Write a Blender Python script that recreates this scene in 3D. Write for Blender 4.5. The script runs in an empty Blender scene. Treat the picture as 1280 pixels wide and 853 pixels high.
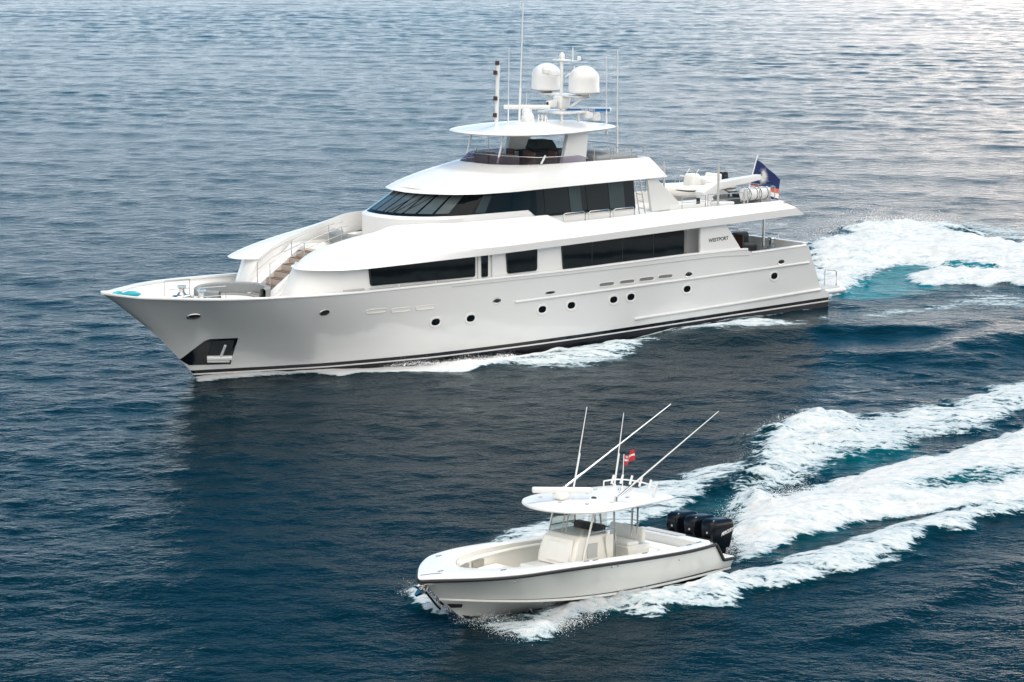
import bpy, bmesh, math, random
import numpy as np
from mathutils import Vector, Matrix
R = math.radians
SC = bpy.context.scene
COL = SC.collection

# ------------------------------------------------------------------ camera
PH_W, PH_H, FPX, HORIZON, CAM_H = 1280, 853, 3600.0, -150.0, 20.6
PITCH = math.atan((426.5 - HORIZON) / FPX)
cd = bpy.data.cameras.new('camera'); cam = bpy.data.objects.new('camera', cd); COL.objects.link(cam)
cam.location = (0, 0, CAM_H); cam.rotation_euler = (math.pi / 2 - PITCH, 0, 0)
cd.sensor_width = 36; cd.lens = 36 * FPX / PH_W; cd.clip_start = 1; cd.clip_end = 30000
SC.camera = cam

# ------------------------------------------------------------------ sky, sun, exposure
SKY_STRENGTH, SUN_POWER, EXPOSURE = .12, 1.4, .80
VEIL, VEIL_COL = (.75, 1.), (8.9, 9.2, 10.0)
GLOW_COL = (31.5, 25.4, 21.4)
FILL_BANK_COL = (12.4, 11.6, 10.6)  # cloud bank added out of view to brighten the near hull sides
SKY_TINT = (.15, .56, .66)
HAZE_Z, HAZE_A, FILL_BANK_A = (.01, .15), 1., 1.
SUN_EL, SUN_AZ = 62.0, 40.0        # azimuth from +Y (view direction) clockwise towards +X
w = bpy.data.worlds.new('World'); SC.world = w; w.use_nodes = True
nt = w.node_tree; nt.nodes.clear()
out = nt.nodes.new('ShaderNodeOutputWorld'); bg = nt.nodes.new('ShaderNodeBackground')
sky = nt.nodes.new('ShaderNodeTexSky'); sky.sky_type = 'NISHITA'; sky.sun_disc = False
sky.sun_elevation = R(SUN_EL); sky.sun_rotation = R(SUN_AZ); sky.altitude = 0
sky.air_density = .7; sky.dust_density = .4; sky.ozone_density = 1.0
bg.inputs['Strength'].default_value = SKY_STRENGTH
# thin overcast: the clear-sky colour veiled by soft uneven grey cloud
tcw = nt.nodes.new('ShaderNodeTexCoord'); mpw = nt.nodes.new('ShaderNodeMapping'); mpw.inputs['Scale'].default_value = (1.2, 1.2, 3.0)
cn = nt.nodes.new('ShaderNodeTexNoise'); cn.inputs['Scale'].default_value = 1.6; cn.inputs['Detail'].default_value = 5; cn.inputs['Roughness'].default_value = .5
cr = nt.nodes.new('ShaderNodeMapRange'); cr.inputs['From Min'].default_value = .3; cr.inputs['From Max'].default_value = .7
cr.inputs['To Min'].default_value = VEIL[0]; cr.inputs['To Max'].default_value = VEIL[1]
vm = nt.nodes.new('ShaderNodeMix'); vm.data_type = 'RGBA'; vc = nt.nodes.new('ShaderNodeMix'); vc.data_type = 'RGBA'; vc.inputs['A'].default_value = (*VEIL_COL, 1); vc.inputs['B'].default_value = (*GLOW_COL, 1)
vk = nt.nodes.new('ShaderNodeMix'); vk.data_type = 'RGBA'; vk.inputs['B'].default_value = (*FILL_BANK_COL, 1)
nt.links.new(vc.outputs['Result'], vk.inputs['A']); nt.links.new(vk.outputs['Result'], vm.inputs['B'])
nt.links.new(tcw.outputs['Generated'], mpw.inputs['Vector']); nt.links.new(mpw.outputs[0], cn.inputs['Vector']); nt.links.new(cn.outputs['Fac'], cr.inputs['Value'])
sx = nt.nodes.new('ShaderNodeSeparateXYZ'); nt.links.new(tcw.outputs['Generated'], sx.inputs[0])
def wrange(v, a, b, c, d):
    x = nt.nodes.new('ShaderNodeMapRange'); x.interpolation_type = 'SMOOTHSTEP'
    for k, q in zip((a, b, c, d), ('From Min', 'From Max', 'To Min', 'To Max')): x.inputs[q].default_value = k
    nt.links.new(v, x.inputs['Value']); return x.outputs['Result']
def wmath(op, a, b):
    x = nt.nodes.new('ShaderNodeMath'); x.operation = op; x.use_clamp = True
    for i, k in enumerate((a, b)):
        if hasattr(k, 'links'): nt.links.new(k, x.inputs[i])
        else: x.inputs[i].default_value = k
    return x.outputs[0]
nt.links.new(wrange(sx.outputs['X'], -.03, .34, 0., 1.), vc.inputs['Factor'])      # the veil is warmer and brighter towards the sun
nt.links.new(wrange(sx.outputs['Y'], .1, -.25, 0., 1.), vk.inputs['Factor'])      # unseen bright cloud bank, added behind the helicopter as fill light
low = wrange(sx.outputs['Z'], HAZE_Z[0], HAZE_Z[1], HAZE_A, 0.); bank = wmath('MULTIPLY', wrange(sx.outputs['Y'], .15, -.45, 0., FILL_BANK_A), wrange(sx.outputs['Z'], .10, .45, .12, 1.))
nt.links.new(wmath('MULTIPLY', wmath('MAXIMUM', low, bank), cr.outputs['Result']), vm.inputs['Factor'])
tn = nt.nodes.new('ShaderNodeMix'); tn.data_type = 'RGBA'; tn.blend_type = 'MULTIPLY'; tn.inputs['Factor'].default_value = 1; tn.inputs['B'].default_value = (*SKY_TINT, 1)
nt.links.new(sky.outputs[0], tn.inputs['A']); nt.links.new(tn.outputs['Result'], vm.inputs['A'])
nt.links.new(vm.outputs['Result'], bg.inputs['Color']); nt.links.new(bg.outputs[0], out.inputs[0])
sd = bpy.data.lights.new('sun', 'SUN'); sd.energy = SUN_POWER; sd.angle = R(14.0); sd.color = (1.0, .95, .88)
sun = bpy.data.objects.new('sun', sd); COL.objects.link(sun)
_az, _el = R(SUN_AZ), R(SUN_EL)
_s = Vector((math.sin(_az) * math.cos(_el), math.cos(_az) * math.cos(_el), math.sin(_el)))
sun.rotation_euler = _s.to_track_quat('Z', 'Y').to_euler(); sun.location = (0, 100, 60)
vs = SC.view_settings; vs.view_transform = 'Standard'; vs.look = 'None'; vs.gamma = 1; vs.use_curve_mapping = False
vs.exposure = EXPOSURE

# ------------------------------------------------------------------ materials
def mat(name, col, rough=.4, metal=0., spec=.5, coat=0., var=0., vscale=3., bump=0., bscale=20., emit=None):
    m = bpy.data.materials.new(name); m.use_nodes = True
    n = m.node_tree.nodes; l = m.node_tree.links; p = n['Principled BSDF']
    p.inputs['Base Color'].default_value = (*col, 1); p.inputs['Roughness'].default_value = rough
    p.inputs['Metallic'].default_value = metal; p.inputs['Specular IOR Level'].default_value = spec
    p.inputs['Coat Weight'].default_value = coat; p.inputs['Coat Roughness'].default_value = .05
    tc = n.new('ShaderNodeTexCoord')
    if var:
        t = n.new('ShaderNodeTexNoise'); t.inputs['Scale'].default_value = vscale; t.inputs['Detail'].default_value = 5
        l.new(tc.outputs['Object'], t.inputs['Vector'])
        r = n.new('ShaderNodeMix'); r.data_type = 'RGBA'
        r.inputs['A'].default_value = (*[c * (1 - var) for c in col], 1)
        r.inputs['B'].default_value = (*[min(1, c * (1 + var)) for c in col], 1)
        l.new(t.outputs['Fac'], r.inputs['Factor']); l.new(r.outputs['Result'], p.inputs['Base Color'])
        q = n.new('ShaderNodeMapRange'); q.inputs['To Min'].default_value = rough * .94; q.inputs['To Max'].default_value = min(1, rough * 1.07)
        l.new(t.outputs['Fac'], q.inputs['Value']); l.new(q.outputs['Result'], p.inputs['Roughness'])
    if bump:
        t2 = n.new('ShaderNodeTexNoise'); t2.inputs['Scale'].default_value = bscale; t2.inputs['Detail'].default_value = 3
        l.new(tc.outputs['Object'], t2.inputs['Vector'])
        b = n.new('ShaderNodeBump'); b.inputs['Strength'].default_value = bump; b.inputs['Distance'].default_value = .02
        l.new(t2.outputs['Fac'], b.inputs['Height']); l.new(b.outputs['Normal'], p.inputs['Normal'])
    return m
M = dict(
    white=mat('white_gelcoat', (.80, .79, .77), .28, coat=.3, var=.02, vscale=.6),
    hull=mat('hull_paint', (.77, .765, .745),   .12, coat=1.0, var=.03, vscale=.35, bump=.05, bscale=.9),
    cream=mat('cream_gelcoat', (.83, .80, .73), .35, coat=.2, var=.03, vscale=2),
    deckw=mat('deck_white', (.72, .70, .66), .6, var=.05, vscale=4),
    glass=mat('dark_window_glass', (.003, .006, .008), .04, spec=.2, var=.1, vscale=.8),
    pane=mat('windshield_pane', (.075, .095, .10), .05, spec=.4, var=.35, vscale=1.2),
    black=mat('black_paint', (.007, .009, .013), .18, coat=.3, var=.15, vscale=2),
    bottom=mat('bottom_paint', (.010, .012, .018), .4, var=.2, vscale=3),
    steel=mat('polished_steel', (.62, .62, .61), .22, metal=1, var=.08, vscale=8),
    grey=mat('grey_canvas', (.24, .255, .26), .85, var=.12, vscale=6, bump=.3, bscale=60),
    lgrey=mat('light_grey_paint', (.50, .50, .48), .5, var=.05),
    dgrey=mat('dark_grey_cover', (.030, .038, .042), .7, var=.25, vscale=4, bump=.3, bscale=15),
    teak=mat('teak_wood', (.15, .09, .055), .6, var=.25, vscale=12),
    brown=mat('brown_wicker', (.10, .045, .03), .6, var=.3, vscale=15),
    turq=mat('turquoise_vinyl', (.015, .33, .42), .4, var=.15, vscale=6),
    rubber=mat('black_rubber', (.012, .012, .013), .55, var=.15),
    engine=mat('engine_black', (.004, .006, .010), .28, spec=.2, coat=.12, var=.2, vscale=5),
    red=mat('red_cloth', (.55, .02, .03), .8, var=.1, vscale=10),
    navy=mat('navy_cloth', (.010, .022, .11), .8, var=.15, vscale=10),
    orange=mat('orange_cloth', (.62, .13, .08), .8, var=.1, vscale=10),
    cloth=mat('white_cloth', (.78, .76, .74), .8, var=.04, vscale=10),
    blue=mat('blue_radar_face', (.012, .13, .36), .35, var=.08, vscale=6),
    cushion=mat('white_cushion', (.83, .81, .76), .6, var=.04, vscale=5, bump=.15, bscale=25),
    recess=mat('recess_grey', (.20, .20, .18), .6, var=.1),
    cream_hull=mat('ivory_gelcoat', (.80, .785, .73), .15, coat=.5, var=.02, vscale=.5),
    bottomblue=mat('dark_boot_paint', (.03, .045, .06), .35, var=.1),
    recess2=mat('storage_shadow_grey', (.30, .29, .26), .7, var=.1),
    spray=mat('spray_white', (.86, .87, .87), .8, var=.02),
    riser=mat('stair_riser', (.44, .37, .32), .6, var=.1),
    curtain=mat('curtained_pane', (.030, .050, .055), .08, spec=.2, var=.2),
    nav=mat('lamp_lens', (.05, .02, .02), .2, var=.2),
)
def tint_glass(name, col, alpha):
    m = bpy.data.materials.new(name); m.use_nodes = True
    n = m.node_tree.nodes; l = m.node_tree.links; n.clear()
    o = n.new('ShaderNodeOutputMaterial'); mx = n.new('ShaderNodeMixShader'); tr = n.new('ShaderNodeBsdfTransparent')
    g = n.new('ShaderNodeBsdfPrincipled'); g.inputs['Base Color'].default_value = (*[c * .4 for c in col], 1); g.inputs['Roughness'].default_value = .04
    tr.inputs['Color'].default_value = (*[min(1, c * 6) for c in col], 1)
    t = n.new('ShaderNodeTexNoise'); t.inputs['Scale'].default_value = 2
    q = n.new('ShaderNodeMapRange'); q.inputs['To Min'].default_value = alpha - .06; q.inputs['To Max'].default_value = alpha + .06
    l.new(t.outputs['Fac'], q.inputs['Value']); l.new(q.outputs['Result'], mx.inputs['Fac'])
    l.new(tr.outputs[0], mx.inputs[1]); l.new(g.outputs[0], mx.inputs[2]); l.new(mx.outputs[0], o.inputs[0])
    return m
M['smoke'] = tint_glass('smoked_acrylic', (.12, .11, .135), .36)
M['clear'] = tint_glass('clear_acrylic', (.16, .165, .16), .30)

# ------------------------------------------------------------------ mesh helpers
class MB:
    def __init__(s): s.v = []; s.f = []
    def add(s, verts, faces):
        o = len(s.v); s.v += [tuple(map(float, p)) for p in verts]; s.f += [tuple(i + o for i in f) for f in faces]; return s
    def box(s, c, d, rz=0., ry=0.):
        x, y, z = [k / 2 for k in d]
        P = [Vector((a, b, e)) for a in (-x, x) for b in (-y, y) for e in (-z, z)]
        m = Matrix.Rotation(rz, 3, 'Z') @ Matrix.Rotation(ry, 3, 'Y')
        P = [m @ p + Vector(c) for p in P]
        return s.add(P, [(0, 1, 3, 2), (4, 6, 7, 5), (0, 4, 5, 1), (2, 3, 7, 6), (0, 2, 6, 4), (1, 5, 7, 3)])
    def prism(s, poly, axis, a, b):
        """polygon in the two other axes (order of xyz), extruded along axis from a to b"""
        def P(p, t):
            q = list(p); q.insert(axis, t); return q
        n = len(poly); vs_ = [P(p, a) for p in poly] + [P(p, b) for p in poly]
        fs = [tuple(range(n))[::-1], tuple(range(n, 2 * n))] + [(i, (i + 1) % n, n + (i + 1) % n, n + i) for i in range(n)]
        return s.add(vs_, fs)
    def tube(s, path, r, seg=8, closed=False, r2=None):
        path = [Vector(p) for p in path]; n = len(path); rings = []
        up = Vector((0, 0, 1))
        for i, p in enumerate(path):
            a = path[i - 1] if (i or closed) else p; b = path[(i + 1) % n] if (i < n - 1 or closed) else p
            t = (b - a).normalized(); x = t.cross(up)
            if x.length < .05: x = t.cross(Vector((1, 0, 0)))
            x.normalize(); y = x.cross(t)
            rr = r if r2 is None else r + (r2 - r) * i / (n - 1)
            rings.append([p + (x * math.cos(k) + y * math.sin(k)) * rr for k in [2 * math.pi * j / seg for j in range(seg)]])
        return s.loft(rings, ring_closed=True, cap=not closed, loop=closed)
    def loft(s, rings, ring_closed=False, cap=False, loop=False):
        n = len(rings[0]); m = len(rings); o = len(s.v)
        vs_ = [p for r in rings for p in r]; fs = []
        for i in range(m if loop else m - 1):
            i2 = (i + 1) % m
            for j in range(n if ring_closed else n - 1):
                j2 = (j + 1) % n
                fs.append((i * n + j, i * n + j2, i2 * n + j2, i2 * n + j))
        if cap: fs += [tuple(range(n))[::-1], tuple(range((m - 1) * n, m * n))]
        return s.add(vs_, fs)
    def lathe(s, prof, c, seg=20):
        rings = [[(c[0] + r * math.cos(a), c[1] + r * math.sin(a), c[2] + z) for a in [2 * math.pi * j / seg for j in range(seg)]] for r, z in prof]
        return s.loft(rings, ring_closed=True, cap=True)
    def ball(s, c, r, seg=14, rings=9, sq=1.0):
        rr = r if hasattr(r, '__len__') else (r, r, r); L = []
        for i in range(rings):
            a = -math.pi / 2 + math.pi * (i + .02) / (rings - 1 + .04)
            L.append([(c[0] + rr[0] * math.cos(a) ** sq * math.cos(b), c[1] + rr[1] * math.cos(a) ** sq * math.sin(b), c[2] + rr[2] * math.sin(a)) for b in [2 * math.pi * j / seg for j in range(seg)]])
        return s.loft(L, ring_closed=True, cap=True)
    def rbox(s, c, d, r, rz=0., top_scale=(1, 1), shift=(0, 0), seg=4):
        """rounded box: rounded-corner plan, softened top and bottom edges"""
        hx, hy, hz = [k / 2 for k in d]; r = min(r, hx * .98, hy * .98, hz * .98)
        def plan(ins):
            P = []
            for sx, sy, a0 in ((1, 1, 0), (-1, 1, 90), (-1, -1, 180), (1, -1, 270)):
                for k in range(seg + 1):
                    a = R(a0 + 90 * k / seg); rr = max(r - ins, .001)
                    P.append((sx * (hx - r) + rr * math.cos(a), sy * (hy - r) + rr * math.sin(a)))
            return P
        L = []
        prof = [(r * (1 - math.sin(R(t))), -hz + r * (1 - math.cos(R(t)))) for t in (0, 30, 60, 90)]
        prof += [(r * (1 - math.cos(R(t))), hz - r + r * math.sin(R(t))) for t in (0, 30, 60, 90)]
        ca, sa = math.cos(rz), math.sin(rz)
        for ins, z in prof:
            t = (z + hz) / (2 * hz); kx = 1 + (top_scale[0] - 1) * t; ky = 1 + (top_scale[1] - 1) * t
            L.append([])
            for x, y in plan(ins):
                x = x * kx + shift[0] * t; y = y * ky + shift[1] * t
                L[-1].append((c[0] + x * ca - y * sa, c[1] + x * sa + y * ca, c[2] + z))
        return s.loft(L, ring_closed=True, cap=True)
    def mirror(s):
        o = len(s.v); n = len(s.f)
        s.v += [(x, -y, z) for x, y, z in s.v]; s.f += [tuple(i + o for i in f[::-1]) for f in s.f[:n]]; return s
    def pair(s, name, m, parent=None, **k):
        a = s.build(name, m, parent, **k); t = MB(); t.v = [(x, -y, z) for x, y, z in s.v]; t.f = [f[::-1] for f in s.f]
        return a, t.build(name, m, parent, **k)
    def build(s, name, m, parent=None, ang=35, recalc=True, bevel=0.):
        me = bpy.data.meshes.new(name); me.from_pydata(s.v, [], s.f)
        bm = bmesh.new(); bm.from_mesh(me); bmesh.ops.remove_doubles(bm, verts=bm.verts, dist=.0004)
        bmesh.ops.dissolve_degenerate(bm, edges=bm.edges, dist=.0002)
        if recalc: bmesh.ops.recalc_face_normals(bm, faces=bm.faces)
        bm.to_mesh(me); bm.free()
        me.materials.append(m)
        me.polygons.foreach_set('use_smooth', [True] * len(me.polygons))
        me.set_sharp_from_angle(angle=R(ang))
        o = bpy.data.objects.new(name, me); COL.objects.link(o)
        if parent: o.parent = parent
        if bevel:
            b = o.modifiers.new('bevel', 'BEVEL'); b.width = bevel; b.segments = 2; b.limit_method = 'ANGLE'; b.angle_limit = R(40)
        return o
def tag(o, label=None, cat=None, group=None, kind=None):
    if label: o['label'] = label
    if cat: o['category'] = cat
    if group: o['group'] = group
    if kind: o['kind'] = kind
    return o
def empty(name, loc=(0, 0, 0), label=None, cat=None, group=None):
    o = bpy.data.objects.new(name, None); COL.objects.link(o); o.location = loc; o.empty_display_size = .3
    return tag(o, label, cat, group)
def copy_tree(o, parent=None):
    c = o.copy(); COL.objects.link(c)
    if parent: c.parent = parent
    for ch in list(o.children): copy_tree(ch, c)
    return c
def lettering(text, size, mtl, parent, origin, xdir, ydir, depth=.006, name='lettering', shear=0., squeeze=1.):
    cu = bpy.data.curves.new(name, 'FONT'); cu.body = text; cu.size = size; cu.extrude = depth; cu.align_x = 'CENTER'; cu.align_y = 'CENTER'; cu.shear = shear; cu.offset = size * .02
    t = bpy.data.objects.new('tmp', cu); COL.objects.link(t)
    dg = bpy.context.evaluated_depsgraph_get(); me = bpy.data.meshes.new_from_object(t.evaluated_get(dg))
    bpy.data.objects.remove(t); me.name = name; me.materials.clear(); me.materials.append(mtl)
    x = Vector(xdir).normalized(); y = Vector(ydir).normalized(); z = x.cross(y)
    m = Matrix((x * squeeze, y, z)).transposed().to_4x4(); m.translation = Vector(origin); me.transform(m)
    o = bpy.data.objects.new(name, me); COL.objects.link(o); o.parent = parent
    return o
def spline(pts, n):
    """Catmull-Rom through pts, n samples"""
    P = np.array(pts, float); P = np.vstack([2 * P[0] - P[1], P, 2 * P[-1] - P[-2]])
    m = len(pts) - 1; o = []
    for k in range(n):
        t = k / (n - 1) * m; i = min(int(t), m - 1); f = t - i
        a, b, c, d = P[i:i + 4]
        o.append(.5 * ((2 * b) + (c - a) * f + (2 * a - 5 * b + 4 * c - d) * f * f + (3 * b - a - 3 * c + d) * f ** 3))
    return o
def polyl(pts, n):
    P = np.array(pts, float); L = np.r_[0, np.cumsum(np.linalg.norm(np.diff(P, axis=0), axis=1))]
    t = np.linspace(0, L[-1], n); return np.stack([np.interp(t, L, P[:, k]) for k in range(P.shape[1])], 1)
def sea_pt(px, py, z=0.):
    """surveyed spot on the sea: where the line of sight through a photo pixel meets height z"""
    c, s = math.cos(PITCH), math.sin(PITCH)
    d = np.array([px - 640., c * FPX + s * (426.5 - py), -s * FPX + c * (426.5 - py)])
    t = (z - CAM_H) / d[2]; return np.array([t * d[0], t * d[1]])
WAVE_SLOPE, RIP1, RIP2, RIP3, WATER = .060, .10, .026, .008, (.0004, .0120, .0195)
# ------------------------------------------------------------------ the sea: one sheet from under the helicopter to the horizon
YACHT_O, YACHT_A, YACHT_TRIM = (13.1933, 141.3399, 0.), 40.0, .3
BOAT_O, BOAT_A, BOAT_TRIM = (5.6762, 85.6221, 0.), 45.0, 2.5
rng = np.random.default_rng(11)
def hashn(ix, iy, k):
    h = (ix.astype(np.int64) * 374761393 + iy.astype(np.int64) * 668265263 + k * 1442695041) & 0x7fffffff
    h = ((h ^ (h >> 13)) * 1274126177) & 0x7fffffff
    return ((h ^ (h >> 16)) & 0xffff) / 65535.
def vnoise(x, y, k=0):
    ix = np.floor(x); iy = np.floor(y); fx = x - ix; fy = y - iy
    fx = fx * fx * (3 - 2 * fx); fy = fy * fy * (3 - 2 * fy)
    a = hashn(ix, iy, k); b = hashn(ix + 1, iy, k); c = hashn(ix, iy + 1, k); d = hashn(ix + 1, iy + 1, k)
    return (a * (1 - fx) + b * fx) * (1 - fy) + (c * (1 - fx) + d * fx) * fy
def fbm(x, y, o=4, k=0):
    s = 0; A = .5; t = 0
    for i in range(o): s = s + A * vnoise(x * 2 ** i + 17.3 * i, y * 2 ** i - 9.1 * i, k + i); t += A; A *= .55
    return s / t
def sstep(a, b, x):
    t = np.clip((x - a) / (b - a), 0, 1); return t * t * (3 - 2 * t)
rad = [4., 12., 22., 32., 42., 50., 56.]
while rad[-1] < 560:
    r_ = rad[-1]; rad.append(r_ + min(max(r_ * r_ / (CAM_H * FPX * .8) * .95, .07), .42))
while rad[-1] < 25000: rad.append(rad[-1] * 1.06)
rad = np.array(rad)
a1 = np.linspace(-18, 18, 900); ex = 18 + np.cumsum(np.linspace(.1, 9, 37)); ex = 18 + (ex - 18) * (180 - 18) / (ex[-1] - 18)
ang_ = np.radians(np.r_[-ex[::-1], a1, ex[:-1]])
NA, NR = len(ang_), len(rad)
TH, RR = np.meshgrid(ang_, rad)
X = RR * np.sin(TH); Y_ = RR * np.cos(TH)
DR = np.gradient(rad)[:, None] * np.ones((1, NA)); DA = RR * np.abs(np.gradient(ang_))[None, :]
sp = np.maximum(DR, DA)
Z = np.zeros_like(X)
near = (RR > 50) & (RR < 700) & (np.abs(TH) < R(28))
xs, ys, sps = X[near], Y_[near], sp[near]
gust = fbm(xs / 38, ys / 55, 3, 40); gust = .65 + .55 * sstep(.3, .7, gust)
z_ = np.zeros_like(xs)
NW = 84
lam = np.exp(np.linspace(np.log(.55), np.log(15), NW)) * rng.uniform(.93, 1.07, NW)
for i, L in enumerate(lam):
    k = 2 * math.pi / L; th = rng.normal(R(10), R(58 if L < 3.5 else 45 if L < 6 else 28)); ph = rng.uniform(0, 6.283)
    slope = WAVE_SLOPE * math.sqrt(2 / NW) * (1.0 if L < 3 else .7 if L < 6 else .34)
    att = np.clip((L / sps - 2.2) / 2.5, 0, 1)
    z_ += att * (gust if L < 6 else 1) * slope / k * np.sin(k * (xs * math.sin(th) + ys * math.cos(th)) + ph)
# -------- wakes: measured outlines on the water
def ppoly(pts, z=0.): return np.array([sea_pt(*p, z) for p in pts])
def in_sdf(P, sel=None):
    """signed distance (inside > 0) to a closed polygon"""
    d2 = np.full(xs.shape, 1e9); inside = np.zeros(xs.shape, bool)
    lo = P.min(0) - 6; hi = P.max(0) + 6
    m = (xs > lo[0]) & (xs < hi[0]) & (ys > lo[1]) & (ys < hi[1]); x, y = xs[m], ys[m]
    d = np.full(x.shape, 1e9); ins = np.zeros(x.shape, bool)
    for a, b in zip(P, np.roll(P, -1, 0)):
        e = b - a; t = np.clip(((x - a[0]) * e[0] + (y - a[1]) * e[1]) / (e @ e), 0, 1)
        d = np.minimum(d, (x - a[0] - t * e[0]) ** 2 + (y - a[1] - t * e[1]) ** 2)
        c = (a[1] > y) != (b[1] > y)
        with np.errstate(divide='ignore', invalid='ignore'):
            ins ^= c & (x < (b[0] - a[0]) * (y - a[1]) / (b[1] - a[1]) + a[0])
    r = np.full(xs.shape, -1e3); r[m] = np.where(ins, 1, -1) * np.sqrt(d); return r
def line_d(P):
    """distance to a polyline and the position 0..1 along it, and the side"""
    P = polyl(P, 60); lo = P.min(0) - 9; hi = P.max(0) + 9
    m = (xs > lo[0]) & (xs < hi[0]) & (ys > lo[1]) & (ys < hi[1]); x, y = xs[m], ys[m]
    d = np.full(x.shape, 1e9); al = np.zeros(x.shape); sd_ = np.zeros(x.shape)
    for i in range(len(P) - 1):
        a, b = P[i], P[i + 1]; e = b - a; t = np.clip(((x - a[0]) * e[0] + (y - a[1]) * e[1]) / (e @ e), 0, 1)
        q = np.hypot(x - a[0] - t * e[0], y - a[1] - t * e[1]); u = q < d
        d[u] = q[u]; al[u] = (i + t[u]) / (len(P) - 1); sd_[u] = np.sign(e[0] * (y[u] - a[1]) - e[1] * (x[u] - a[0]))
    D = np.full(xs.shape, 1e3); D[m] = d; A = np.zeros(xs.shape); A[m] = al; S_ = np.zeros(xs.shape); S_[m] = sd_
    return D, A, S_
foam = np.zeros_like(xs); teal = np.zeros_like(xs)
warp = fbm(xs / 1.6, ys / 1.6, 4, 7) - .5; warp2 = fbm(xs / .45, ys / .45, 3, 21) - .5
def region(pts, dens, soft, z=0., ragged=1.6, h=0., lump=0., grow=2.5):
    global z_, foam
    d = in_sdf(ppoly(pts, z)) + ragged * warp
    f = sstep(-soft, soft, d); foam = np.maximum(foam, dens * f)
    if h or lump:
        z_ = z_ + h * sstep(-.3, grow, d) + lump * f * (.75 * warp + .45 * warp2)
def tealreg(pts, amt, soft, z=0.):
    global teal
    teal = np.maximum(teal, amt * sstep(-soft, soft, in_sdf(ppoly(pts, z)) + 1.2 * warp))
def ridge(pts, h, wd, taper=(.15, .5), skew=.5, z=0.):
    global z_
    D, A, S_ = line_d(ppoly(pts, z)); ww = np.where(S_ > 0, wd * (1 + skew), wd * (1 - skew * .6))
    z_ = z_ + (.8 if h > 0 else 1) * h * np.exp(-(D / ww) ** 2) * sstep(0, taper[0], A) * (1 - sstep(taper[1], 1., A))
def cutreg(pts, amt, soft, z=0.):
    global foam
    foam = foam * (1 - amt * sstep(-soft, soft, in_sdf(ppoly(pts, z)) + 1.3 * warp))
far = lambda p, d: [(x, y) if x < 1450 else (x + 1100, y - d) for x, y in p]      # the wakes run on beyond the picture
A_ = lambda *p: [(900 + x / 3.368, 240 + y / 3.368) for x, y in far(p, 110)]
B_ = lambda *p: [(780 + x / 2.56, 460 + y / 2.56) for x, y in far(p, 280)]
C_ = lambda *p: [(500 + x / 3.2, 630 + y / 3.2) for x, y in p]
D_ = lambda *p: [(400 + x / 1.94, 380 + y / 1.94) for x, y in p]
# yacht: stern wave, second crest, lacy side wash, foam along the hull
region(A_((372, 215), (430, 200), (500, 180), (560, 152), (620, 122), (700, 116), (820, 107), (950, 100), (1080, 115), (1160, 160), (1290, 185), (1500, 190), (1500, 325), (1280, 325), (1050, 300), (900, 295), (830, 275), (760, 275), (690, 295), (600, 335), (520, 385), (475, 425), (380, 425)), 1.0, 1.2, .5, 2.2, .55, .55, 4)
region(A_((900, 105), (1000, 95), (1130, 92), (1280, 125), (1500, 150), (1500, 190), (1280, 190), (1000, 150)), .66, 2.5, .4, 3)
cutreg(A_((930, 125), (1060, 128), (1120, 150), (1010, 165), (940, 150)), .45, 1.5, .6)
region(A_((775, 345), (850, 312), (950, 308), (1050, 310), (1200, 314), (1500, 318), (1500, 385), (1280, 378), (1200, 362), (1130, 380), (1060, 365), (960, 365), (860, 372)), .98, .7, .3, 1.4, .35, .4, 2)
tealreg(A_((470, 440), (530, 380), (640, 330), (740, 282), (860, 282), (1000, 290), (1200, 318), (1100, 345), (850, 335), (800, 345), (860, 378), (960, 385), (760, 425), (600, 442)), 1.0, 1.0, .2)
cutreg(A_((960, 285), (1060, 292), (1180, 305), (1180, 314), (1040, 308), (900, 305)), .5, .6, .4)
region(A_((520, 520), (640, 500), (760, 490), (900, 460), (1060, 410), (1150, 395), (1290, 430), (1500, 420), (1500, 480), (1280, 500), (1080, 490), (920, 510), (760, 535), (620, 550)), .60, 1.6, 0, 3.2)
region(A_((480, 435), (560, 425), (700, 405), (860, 385), (860, 395), (700, 420), (560, 445)), .56, .8, 0, 1.5)
region(D_((300, 150), (420, 138), (520, 118), (620, 98), (720, 85), (790, 80), (810, 92), (760, 125), (700, 142), (560, 148), (400, 153)), .78, 1.1, .05, 1.8, .12, .12)
region(D_((800, 78), (920, 57), (1010, 46), (1100, 50), (1160, 58), (1060, 75), (960, 82), (840, 86)), .80, 1.0, .05, 1.8, .12, .12)
region(A_((-60, 575), (60, 555), (160, 560), (280, 560), (400, 540), (540, 515), (520, 560), (300, 590), (80, 605), (-60, 620)), .66, 1.4, 0, 2.5)
region([(238, 467), (262, 463), (300, 458), (345, 454), (400, 452), (470, 454), (580, 452), (640, 442), (700, 432), (700, 441), (640, 454), (580, 465), (470, 467), (425, 471), (395, 467), (340, 470), (285, 475), (248, 478)], 1.1, .25, .0, .5, .08, .14, .6)
ridge([(420, 458), (520, 452), (640, 436), (760, 418), (900, 398), (1000, 384)], -.52, 1.5, (.22, .6), 0.)
ridge([(740, 427), (850, 408), (940, 393), (1045, 378), (1090, 372)], .22, 2.2, (.3, .8), 0.)
region(D_((720, 66), (900, 42), (1080, 16), (1230, -6), (1230, 2), (1080, 24), (900, 50), (740, 74)), .58, .5, 0, .9)
region([(690, 433), (780, 419), (860, 408), (940, 396), (1040, 379), (1040, 385), (940, 403), (860, 415), (780, 428), (690, 442)], .74, .35, 0, .8, .06, .08, .5)
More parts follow.
